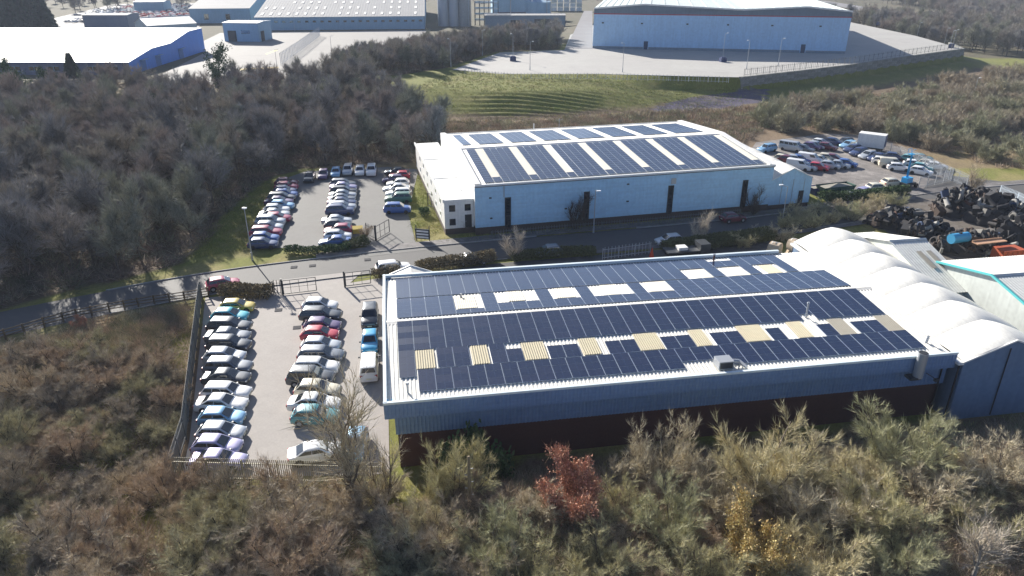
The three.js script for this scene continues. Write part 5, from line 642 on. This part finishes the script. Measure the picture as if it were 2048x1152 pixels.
{ // conifer: whorls of drooping sprays
  const r = makeRng(9), P = Plant(); P.prism(V3(0, -0.2, 0), V3(0, 9, 0), 0.2, 0.03); for (let i = 0; i < 5200; i++) { const y = 0.8 + 8.2 * Math.pow(r(), 1.25), rad = 2.5 * (1 - y / 9.2) * (0.7 + 0.5 * vnoise(y * 2, i % 9, 4)), a = r() * 6.283, q = rad * Math.sqrt(r()), d = V3(Math.cos(a), -0.25 + 0.4 * r(), Math.sin(a)).normalize(); P.leaf(V3(Math.cos(a) * q, y, Math.sin(a) * q), d, V3(r() - 0.5, r() - 0.5, r() - 0.5).normalize(), 0.65, 0.36, [0.7 + 0.6 * r(), 0.7 + 0.6 * r(), 0.8]); }
  G.conifer = [P.geos()];
}
const plantProto = new Map();
function plant(name, category, label, group, geos, twigMat, woodMat, x, z, y, sc, sy = 1, turn = rnd() * 6.283) {
  const key = name + geos.twig.uuid + twigMat.uuid + woodMat.uuid; if (!plantProto.has(key)) { const o = new THREE.Group(); o.name = name; part(o, category === 'tree' ? 'trunk' : 'stem', geos.wood, woodMat); part(o, 'crown', geos.twig, twigMat); plantProto.set(key, o); }
  const o = plantProto.get(key).clone(); o.name = numbered(name); o.position.set(x, y ?? hgt(x, z), z); o.rotation.y = turn; o.scale.set(sc, sc * sy, sc); tag(o, label, category, group); scene.add(o); return o;
}
const pick = (a, r = rnd) => a[(r() * a.length) | 0];
function scatter(poly, step, seed, fn, keep = () => true) { const r = makeRng(seed), xs = poly.filter((_, i) => i % 2 === 0), zs = poly.filter((_, i) => i % 2), x0 = Math.min(...xs), x1 = Math.max(...xs), z0 = Math.min(...zs), z1 = Math.max(...zs); for (let z = z1; z > z0; z -= step) for (let x = x0; x < x1; x += step) { const px = x + (r() - 0.5) * step * 0.9, pz = z + (r() - 0.5) * step * 0.9; if (inPoly(px, pz, poly) && keep(px, pz)) fn(px, pz, r); } }
const inView = (x, z, m = 8) => { const d = 38 * 0.418 - z * 0.908; return Math.abs(x) < d * 0.70 + m; };
// the wood beside the far car park
let nWood = 0; const woodRest = [];
scatter(woodA, 5.6, 11, (x, z, r) => {
  if (!inView(x, z, 4)) return;
  const sc = R(0.9, 1.45, r), k = (r() * 5) | 0;
  if (nWood < 285) { nWood++; const lab = k === 3 ? 'bare olive grey tree in the wood beside the asphalt car park' : k === 4 ? 'bare reddish tree in the wood beside the asphalt car park' : k === 2 ? 'bare tan twigged tree in the wood beside the asphalt car park' : 'bare grey brown tree in the wood beside the asphalt car park'; plant('woodland_tree', 'tree', lab, 'bare trees of the wood', pick(G.wood, r), tints.wood[k], barkM, x, z, undefined, sc, R(0.85, 1.15, r)); } else woodRest.push([x, z, sc, k]);
}, (x, z) => !(distPoly(x, z, lotFar) < 4.5));
// belts of trees further off
scatter(woodB, 4.4, 13, (x, z, r) => woodRest.push([x, z, R(0.8, 1.2, r), (r() * 5) | 0]));
scatter(woodD, 7, 15, (x, z, r) => { if (inView(x, z, 4)) woodRest.push([x, z, R(0.9, 1.7, r), (r() * 5) | 0]); });
scatter([-400, -455, -130, -640, 330, -640, 500, -560, 500, -900, -500, -900], 22, 16, (x, z, r) => { if (inView(x, z, 4)) woodRest.push([x, z, R(1, 1.8, r), (r() * 5) | 0]); });
{ const groups = new Map(); for (const w of woodRest) { const k = w[3]; if (!groups.has(k)) groups.set(k, []); groups.get(k).push(w); }
  for (const [k, list] of groups) { const gm = G.wood[k % 5], q = new THREE.Object3D(); const im = new THREE.InstancedMesh(gm.twig, tints.wood[k], list.length), tr = new THREE.InstancedMesh(gm.wood, barkM, list.length); list.forEach(([x, z, s], i) => { q.position.set(x, hgt(x, z), z); q.rotation.y = hash2(i, k) * 6.28; q.scale.setScalar(s); q.updateMatrix(); im.setMatrixAt(i, q.matrix); tr.setMatrixAt(i, q.matrix); }); im.name = numbered('distant_trees'); tag(im, 'far off mass of bare twiggy tree crowns behind the nearer trees', 'trees', 'distant trees', 'stuff'); tr.name = 'trunks'; tr.userData.kind = 'stuff'; im.add(tr); shade(im); scene.add(im); } }
// rounded scrub right of the vehicle yard
scatter(bushC, 7.0, 17, (x, z, r) => { if (inView(x, z, 4)) plant('scrub_bush', 'bush', 'rounded olive brown bare bush in the scrub beyond the vehicle yard', 'scrub bushes beyond the vehicle yard', pick(G.scrub, r), pick(tints.scrub, r), barkM, x, z, undefined, R(1.3, 2.0, r), R(0.85, 1.1, r)); }, (x, z) => !inPoly(x, z, lotRight));
// foreground, factory side: individually placed domes (x, z from the bank), radius share, tint
const domes = [[-4.25,-41.32, 1.25, 1.25, 0], [11.35,-43.53, 1.2, 1.15, 3], [18.07,-41.32, 1.5, 1.15, 1], [28.82,-44.40, 1.55, 1.0, 2], [10.58,-36.91, 1.15, 1.0, 2], [-0.44,-34.94, 1.1, 0.9, 2], [5.45,-33.71, 1.0, 0.8, 0], [20.57,-37.59, 1.25, 0.95, 3], [23.91,-37.59, 1.2, 1.0, 0], [18.48,-32.93, 1.2, 0.9, 1], [28.92,-39.52, 1.25, 0.85, 3], [35.31,-42.68, 1.2, 0.7, 3], [24.05,-33.71, 1.1, 1, 2], [14.52,-40.02, 1.0, 0.9, 3], [7.75,-39.02, 0.9, 0.8, 0], [2.22,-38.06, 0.8, 0.8, 3], [-5.29,-35.80, 1.0, 0.9, 1], [11.98,-32.54, 1.1, 0.9, 0], [24.97,-41.59, 1.0, 0.8, 1], [30.93,-37.59, 1.1, 0.75, 0], [-8.00,-34.53, 0.8, 0.8, 2], [0.78,-32.16, 1.1, 0.9, 0], [22.42,-44.40, 0.9, 0.75, 3], [32.21,-44.40, 0.9, 0.65, 0]];
const domeLabels = ['big round olive willow bush next to the timber pole', 'round pale topped willow bush against the middle of the brick wall', 'broad olive willow bush rising against the factory cladding', 'wide willow bush on the bank nearest the scalloped shed end'];
domes.forEach(([x, z, s, sy, k], i) => plant('willow_bush', 'bush', domeLabels[i] || 'bare olive twigged willow bush on the bank in front of the long factory', 'willow bushes on the near bank', G.shrub[i % 5], tints.willow[k], barkM, x, z, undefined, s, sy));
plant('beech_bush', 'bush', 'round russet leaved bush on the bank below the factory wall', undefined, G.leafy[0], tints.russet[0], barkM, 4.32,-39.02, undefined, 1.35, 1.25);
plant('golden_bush', 'bush', 'golden leaved bush on the bank among olive willows', undefined, G.leafy[1], tints.gold[0], barkM, 14.99,-34.53, undefined, 1.3, 1.3);
plant('grey_tree', 'tree', 'slender pale twigged tree against the dark factory wall', undefined, G.upright[0], tints.willow[3], barkPale, 7.90,-43.86, undefined, 0.85, 0.8); plant('dark_bush', 'bush', 'dark green evergreen bush against the factory cladding', undefined, G.ever[0], tints.green[0], barkDark, -2.90,-46.17, undefined, 1.5, 1.9);
plant('bare_tree', 'tree', 'large bare tree in front of the car park palings', undefined, G.open[0], tints.willow[3], barkM, -11.49,-41.14, undefined, 1.45, 1.1, 1.3); plant('bare_tree', 'tree', 'smaller upright bare tree beside the palings near the factory corner', undefined, G.upright[1], tints.willow[3], barkM, -9.22,-41.67, undefined, 1.15, 1.0); plant('bare_tree', 'tree', 'thin leaning bare sapling behind the palings', undefined, G.upright[0], tints.thorn[0], barkM, -17.41,-43.73, undefined, 0.9, 0.9); plant('bare_tree', 'tree', 'pale branched bare tree at the edge of the near bank by green grass', undefined, G.open[0], tints.pale[0], barkPale, 27.97,-33.03, undefined, 0.85, 0.9, 3.2);
plant('bare_tree', 'tree', 'grey bare tree growing through the end of the car row by the palings', undefined, G.open[0], tints.thorn[1], barkM, -20.78,-42.03, undefined, 0.75, 0.9, 0.4);
// left thicket
const thicket = [-58, -62, -46, -71.5, -38.5, -77, -29.3, -52, -27.5, -44.8, -10, -43.6, -3, -40, -1, -31, -38, -30, -50, -44];
scatter(thicket, 3.1, 19, (x, z, r) => { if (!inView(x, z, 3)) return; const near = z > -47; const g = r() < 0.62 ? pick(G.thorn, r) : pick(G.shrub, r); const k = (r() * 4) | 0; plant('thorn_bush', 'bush', ['bare brown thorn bush in the rough ground beside the concrete car park', 'bare dark thorn bush in the rough ground beside the concrete car park', 'bare straw brown thorn bush in the rough ground beside the concrete car park', 'bare olive thorn bush in the rough ground beside the concrete car park'][k], 'thorn bushes of the rough ground', g, tints.thorn[k], barkDark, x, z, undefined, R(0.7, 1.25, r), R(0.65, 1, r)); }, (x, z) => { const d = distPoly(x, z, [-58, -62, -46, -71.5, -38.5, -77], true); return d > 3 && !(d < 9 && fbm(x * 0.11, z * 0.11, 61) > 0.5); });
scatter([-6, -43, 44, -50.5, 50, -48, 40, -31, 0, -31], 3.6, 23, (x, z, r) => { const k = (r() * 4) | 0; plant('thorn_bush', 'bush', 'low bare brown thorn bush among the willows on the near bank', 'thorn bushes on the near bank', pick(G.thorn, r), tints.thorn[k], barkDark, x, z, undefined, R(0.55, 0.9, r), R(0.6, 0.9, r)); }, (x, z) => frontDist(x, z) > 6.5 && fbm(x * 0.12, z * 0.12, 63) > 0.36);
// single trees
plant('roadside_tree', 'tree', 'fan shaped bare tree beside the shaded road', undefined, G.upright[1], tints.pale[0], barkPale, 0.61,-91.63, undefined, 1.0, 0.85); plant('roadside_tree', 'tree', 'dark many stemmed tree against the pale blue wall', undefined, G.upright[0], tints.dark[0], barkDark, 9.48,-103.60, undefined, 1.15, 1.0); plant('roadside_tree', 'tree', 'pale slim birch beside the shaded road', undefined, G.upright[0], tints.pale[0], barkPale, 26.50,-97.80, undefined, 1.0, 1.0); plant('roadside_tree', 'tree', 'thin dark tree near the end of the pale blue wall', undefined, G.upright[1], tints.dark[0], barkDark, 38.42,-110.27, undefined, 0.9, 1.0); plant('roadside_tree', 'tree', 'small pale bush tree in the verge opposite the red car', undefined, G.upright[1], tints.pale[0], barkPale, 35.69,-100.21, undefined, 0.6, 0.6); plant('roadside_tree', 'tree', 'thin bare sapling beside the car park entrance bin', undefined, G.upright[0], tints.thorn[0], barkDark, -21.53,-99.60, undefined, 0.75, 0.6); plant('roadside_tree', 'tree', 'red leaved sapling beside the timber rail fence', undefined, G.leafy[0], tints.russet[0], barkDark, -47.90,-72.04, undefined, 0.55, 1.0); plant('roadside_tree', 'tree', 'thin tree in front of the white office end', undefined, G.upright[1], tints.thorn[1], barkPale, -6.44,-102.95, undefined, 0.6, 0.7);
plant('roadside_tree', 'tree', 'leafless tree by the scrapyard junction', undefined, G.open[0], tints.thorn[2], barkM, 76.62,-117.43, undefined, 0.85, 1.0); plant('ivy_tree', 'tree', 'bare tree with ivy covered trunk at the edge of the concrete yard', undefined, G.ivy[0], tints.green[1], barkDark, -80.90,-205.45, undefined, 1.5, 1.3); plant('ivy_tree', 'tree', 'ivy covered tree deep in the wood', undefined, G.ivy[0], tints.green[1], barkDark, -85.11,-176.54, undefined, 1.0, 1.0);
plant('conifer_tree', 'tree', 'dark conifer in front of the white roofed warehouse', undefined, G.conifer[0], tints.conifer[0], barkDark, -142.59,-244.49, undefined, 1.1, 0.85);
[[-133.28,-198.30, 1.2], [-134.23,-205.45, 1.1], [-128.68,-205.45, 1.15], [-123.84,-205.45, 1.0], [-117.19,-205.45, 1.0], [-147.51,-217.10, 1.3], [-113.95,-209.20, 1]].forEach(([x, z, s]) => plant('ivy_tree', 'tree', 'ivy covered tree in the belt before the white roofed warehouse', 'ivy trees before the warehouse', G.ivy[0], tints.green[0], barkDark, x, z, undefined, s, 1));
[[-260.75,-395.57], [-255.10,-395.57], [-249.46,-395.57], [-245.32,-398.12], [-240.67,-398.12], [-267.52,-411.35], [-262.53,-414.10], [-258.01,-416.88], [-265.88,-395.57], [-252.07,-414.10]].forEach(([x, z]) => plant('conifer_tree', 'tree', 'huge dark evergreen of the clump beyond the white roofed warehouse', 'evergreen clump', G.conifer[0], tints.conifer[0], barkDark, x, z, undefined, R(2.0, 2.5), R(0.9, 1.05)));
// roadside scrub and hedges
[[41.38,-104.48], [44.87,-107.89], [49.37,-111.49], [53.08,-112.74], [56.32,-112.74], [59.67,-114.78], [62.95,-114.78], [38.86,-99.19], [45.17,-104.48], [49.09,-106.73], [52.66,-107.89], [56.62,-109.78], [32.39,-96.82]].forEach(([x, z], i) => plant('roadside_bush', 'bush', 'leafless twiggy bush in the roadside scrub before the scrapyard', 'roadside scrub bushes', G.shrub[i % 5], tints.willow[i % 4], barkM, x, z, undefined, R(0.6, 1.0), 0.85));
function hedge(label, pts, w, h, mats, seed) { const t = thing('clipped_hedge', label, 'hedge'); const r = makeRng(seed), P = Plant(); for (let i = 0; i < pts.length / 2 - 1; i++) { const ax = pts[2 * i], az = pts[2 * i + 1], dx = pts[2 * i + 2] - ax, dz = pts[2 * i + 3] - az, L = Math.hypot(dx, dz), n = L * 330 * Math.max(1, w * h / 1.6); for (let k = 0; k < n; k++) { const q = r(), o = (r() - 0.5) * w, top = h * (0.8 + 0.35 * vnoise(q * L * 0.7, o * 2 + i * 7, seed)) * Math.sqrt(1 - Math.pow(Math.abs(o) / w * 1.7, 2) * 0.8), y = top * Math.pow(r(), 0.55), t0 = 0.6 + 0.8 * r(); P.leaf(V3(ax + dx * q - dz / L * o, y, az + dz * q + dx / L * o), V3(r() - 0.5, r() * 0.6, r() - 0.5).normalize(), V3(r() - 0.5, r(), r() - 0.5).normalize(), 0.26, 0.14, [t0, t0, t0 * 0.95]); } for (let k = 0; k < L * 2; k++) { const q = r(); P.prism(V3(ax + dx * q, 0, az + dz * q), V3(ax + dx * q + r() - 0.5, h * 0.8, az + dz * q + r() - 0.5), 0.03, 0.015); } } const g = P.geos(); part(t, 'stem', g.wood, barkDark); part(t, 'crown', g.twig, mats); }
hedge('brown winter hedge along the road side of the long factory', [-12.32,-87.38, -8.22,-89.21, -2.30,-91.28], 2.2, 1.5, tints.hedge[1], 3); hedge('brown hedge between the gates and the factory porch', [-17.87,-85.61, -14.53,-86.89], 1.6, 1.2, tints.hedge[1], 5); hedge('green hedge behind the factory along the shaded road', [-0.27,-91.63, 6.59,-93.06, 11.44,-93.43], 2, 1.2, tints.hedge[0], 7); hedge('broad green hedge beside the shaded road near the pale birch', [21.26,-94.35, 28.08,-96.62, 37.67,-100.01], 3.2, 1.6, tints.hedge[0], 9); hedge('dark hedge under the asphalt car park edge', [-31.44,-93.98, -26.55,-93.79, -22.70,-95.29], 1.6, 1.1, tints.green[0], 11); hedge('bramble hedge between road and concrete car park', [-35.26,-80.51, -31.81,-80.23, -29.08,-80.23], 2.6, 1.5, tints.hedge[1], 13); hedge('dark green hedge at the vehicle yard front', [51.44,-116.90, 60.51,-118.52, 67.80,-121.33], 2.4, 1.7, tints.green[0], 15); hedge('evergreen planting beside the car park entrance gate', [-23.48,-95.66, -20.67,-97.60], 2.4, 1.2, tints.hedge[0], 17); hedge('clipped dark bush by the white office', [-14.55,-109.78, -13.18,-110.27], 2, 1.3, tints.green[0], 19);
// ground cover
function clump(seed, h, n, wd, flat) { const r = makeRng(seed), P = Plant(); for (let i = 0; i < n; i++) { const a = r() * 6.283, q = Math.sqrt(r()) * 0.9, d = V3((r() - 0.5) * flat + Math.cos(a) * 0.5, 0.9 * r() + 0.15, (r() - 0.5) * flat + Math.sin(a) * 0.5).normalize(), t = 0.55 + 0.9 * r(); P.blade(V3(Math.cos(a) * q, h * 0.6 * r() * (1 - q * 0.6), Math.sin(a) * q), d, h * (0.4 + 0.7 * r()), wd, [t, t * (0.92 + 0.12 * r()), t * (0.85 + 0.2 * r())], r); } return P.geos().twig; }
function cover(name, label, geo, mat, spots, cols, s0, s1) { const im = new THREE.InstancedMesh(geo, mat, spots.length), q = new THREE.Object3D(), r = makeRng(spots.length); spots.forEach(([x, z], i) => { q.position.set(x, hgt(x, z) - 0.03, z); q.rotation.y = r() * 6.283; const s = R(s0, s1, r); q.scale.set(s, s * R(0.7, 1.2, r), s); q.updateMatrix(); im.setMatrixAt(i, q.matrix); const c = pick(cols, r), k = 0.75 + 0.5 * r(); im.setColorAt(i, lin(c[0] * k, c[1] * k, c[2] * k)); }); im.name = numbered(name); tag(im, label, 'undergrowth', null, 'stuff'); shade(im); scene.add(im); }
const white = std({ color: 0xffffff, vertexColors: true, roughness: 0.95 });
const browns = [[0.32, 0.24, 0.18], [0.38, 0.28, 0.21], [0.26, 0.22, 0.16], [0.33, 0.31, 0.2], [0.43, 0.35, 0.25], [0.2, 0.21, 0.11]], greens = [[0.21, 0.27, 0.045], [0.29, 0.31, 0.06], [0.36, 0.33, 0.1]];
{ const s = []; scatter([-62, -60, -46, -73, -38, -78, -29, -52, -26.5, -45.2, -9, -44.6, 42, -52.8, 56, -56, 50, -30, -40, -30], 0.85, 29, (x, z) => { if (inView(x, z, 2) && frontDist(x, z) > 2.5 || x < -27) s.push([x, z]); }, (x, z) => !(fbm(x * 0.12, z * 0.12, 61) > 0.62)); cover('bramble_undergrowth', 'tangled brown brambles covering the near bank and rough ground', clump(3, 0.9, 170, 0.022, 1.2), white, s, browns, 0.7, 1.35); }
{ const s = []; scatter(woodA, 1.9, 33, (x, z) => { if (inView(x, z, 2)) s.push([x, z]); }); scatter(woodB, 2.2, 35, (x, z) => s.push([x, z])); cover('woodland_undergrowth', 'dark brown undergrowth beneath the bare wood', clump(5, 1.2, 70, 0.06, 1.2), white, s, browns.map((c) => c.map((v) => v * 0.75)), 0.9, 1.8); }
{ const s = []; scatter([-14, -140, 46, -150, 56, -168, 75, -200, 40, -192, 0, -178, -22, -180], 1.3, 37, (x, z) => s.push([x, z])); scatter([84, -164, 92, -140, 100, -130, 125, -136, 160, -160, 210, -195, 240, -240, 160, -250, 66, -194, 56, -172], 2.8, 39, (x, z) => s.push([x, z])); cover('scrub_undergrowth', 'low brown scrub behind the warehouse and round the vehicle yard', clump(7, 0.9, 70, 0.06, 1.2), white, s, browns, 0.8, 1.6); }
{ const s = []; scatter([-58, -60, -46, -73.5, -37.5, -79, -29, -52, 50, -57, 56, -30, -40, -30], 0.6, 41, (x, z) => { if (inView(x, z, 2) && frontDist(x, z) > -40) s.push([x, z]); }, (x, z) => fbm(x * 0.12, z * 0.12, 61) > 0.56 && (frontDist(x, z) > 1.5 || x < -30)); scatter([-45, -92, -37.5, -95, -43, -129, -45.5, -130], 0.7, 43, (x, z) => s.push([x, z])); scatter([-16.3, -110, -13.6, -99, -10, -103, -13, -136, -17.4, -136], 0.7, 45, (x, z) => s.push([x, z])); scatter([-12.6, -98.4, -6, -98.6, 45, -111, 42, -112.4, -4, -101], 0.7, 47, (x, z) => s.push([x, z])); cover('rough_grass', 'patches of rough green grass on verges and bank', clump(9, 0.32, 60, 0.03, 0.8), white, s, greens, 0.6, 1.2); }
{ const s = []; scatter([-30, -196, -22, -181, 0, -178, 35, -186, 66, -206, 62, -214, 46, -215.5, 25, -219, -3, -219, -18, -227], 1.5, 49, (x, z) => s.push([x, z])); cover('bank_grass', 'tussocky grass on the bank below the warehouse terrace', clump(11, 0.35, 40, 0.06, 0.8), white, s, [...greens, [0.2, 0.17, 0.07]], 0.7, 1.3); }
renderer.render(scene, camera);
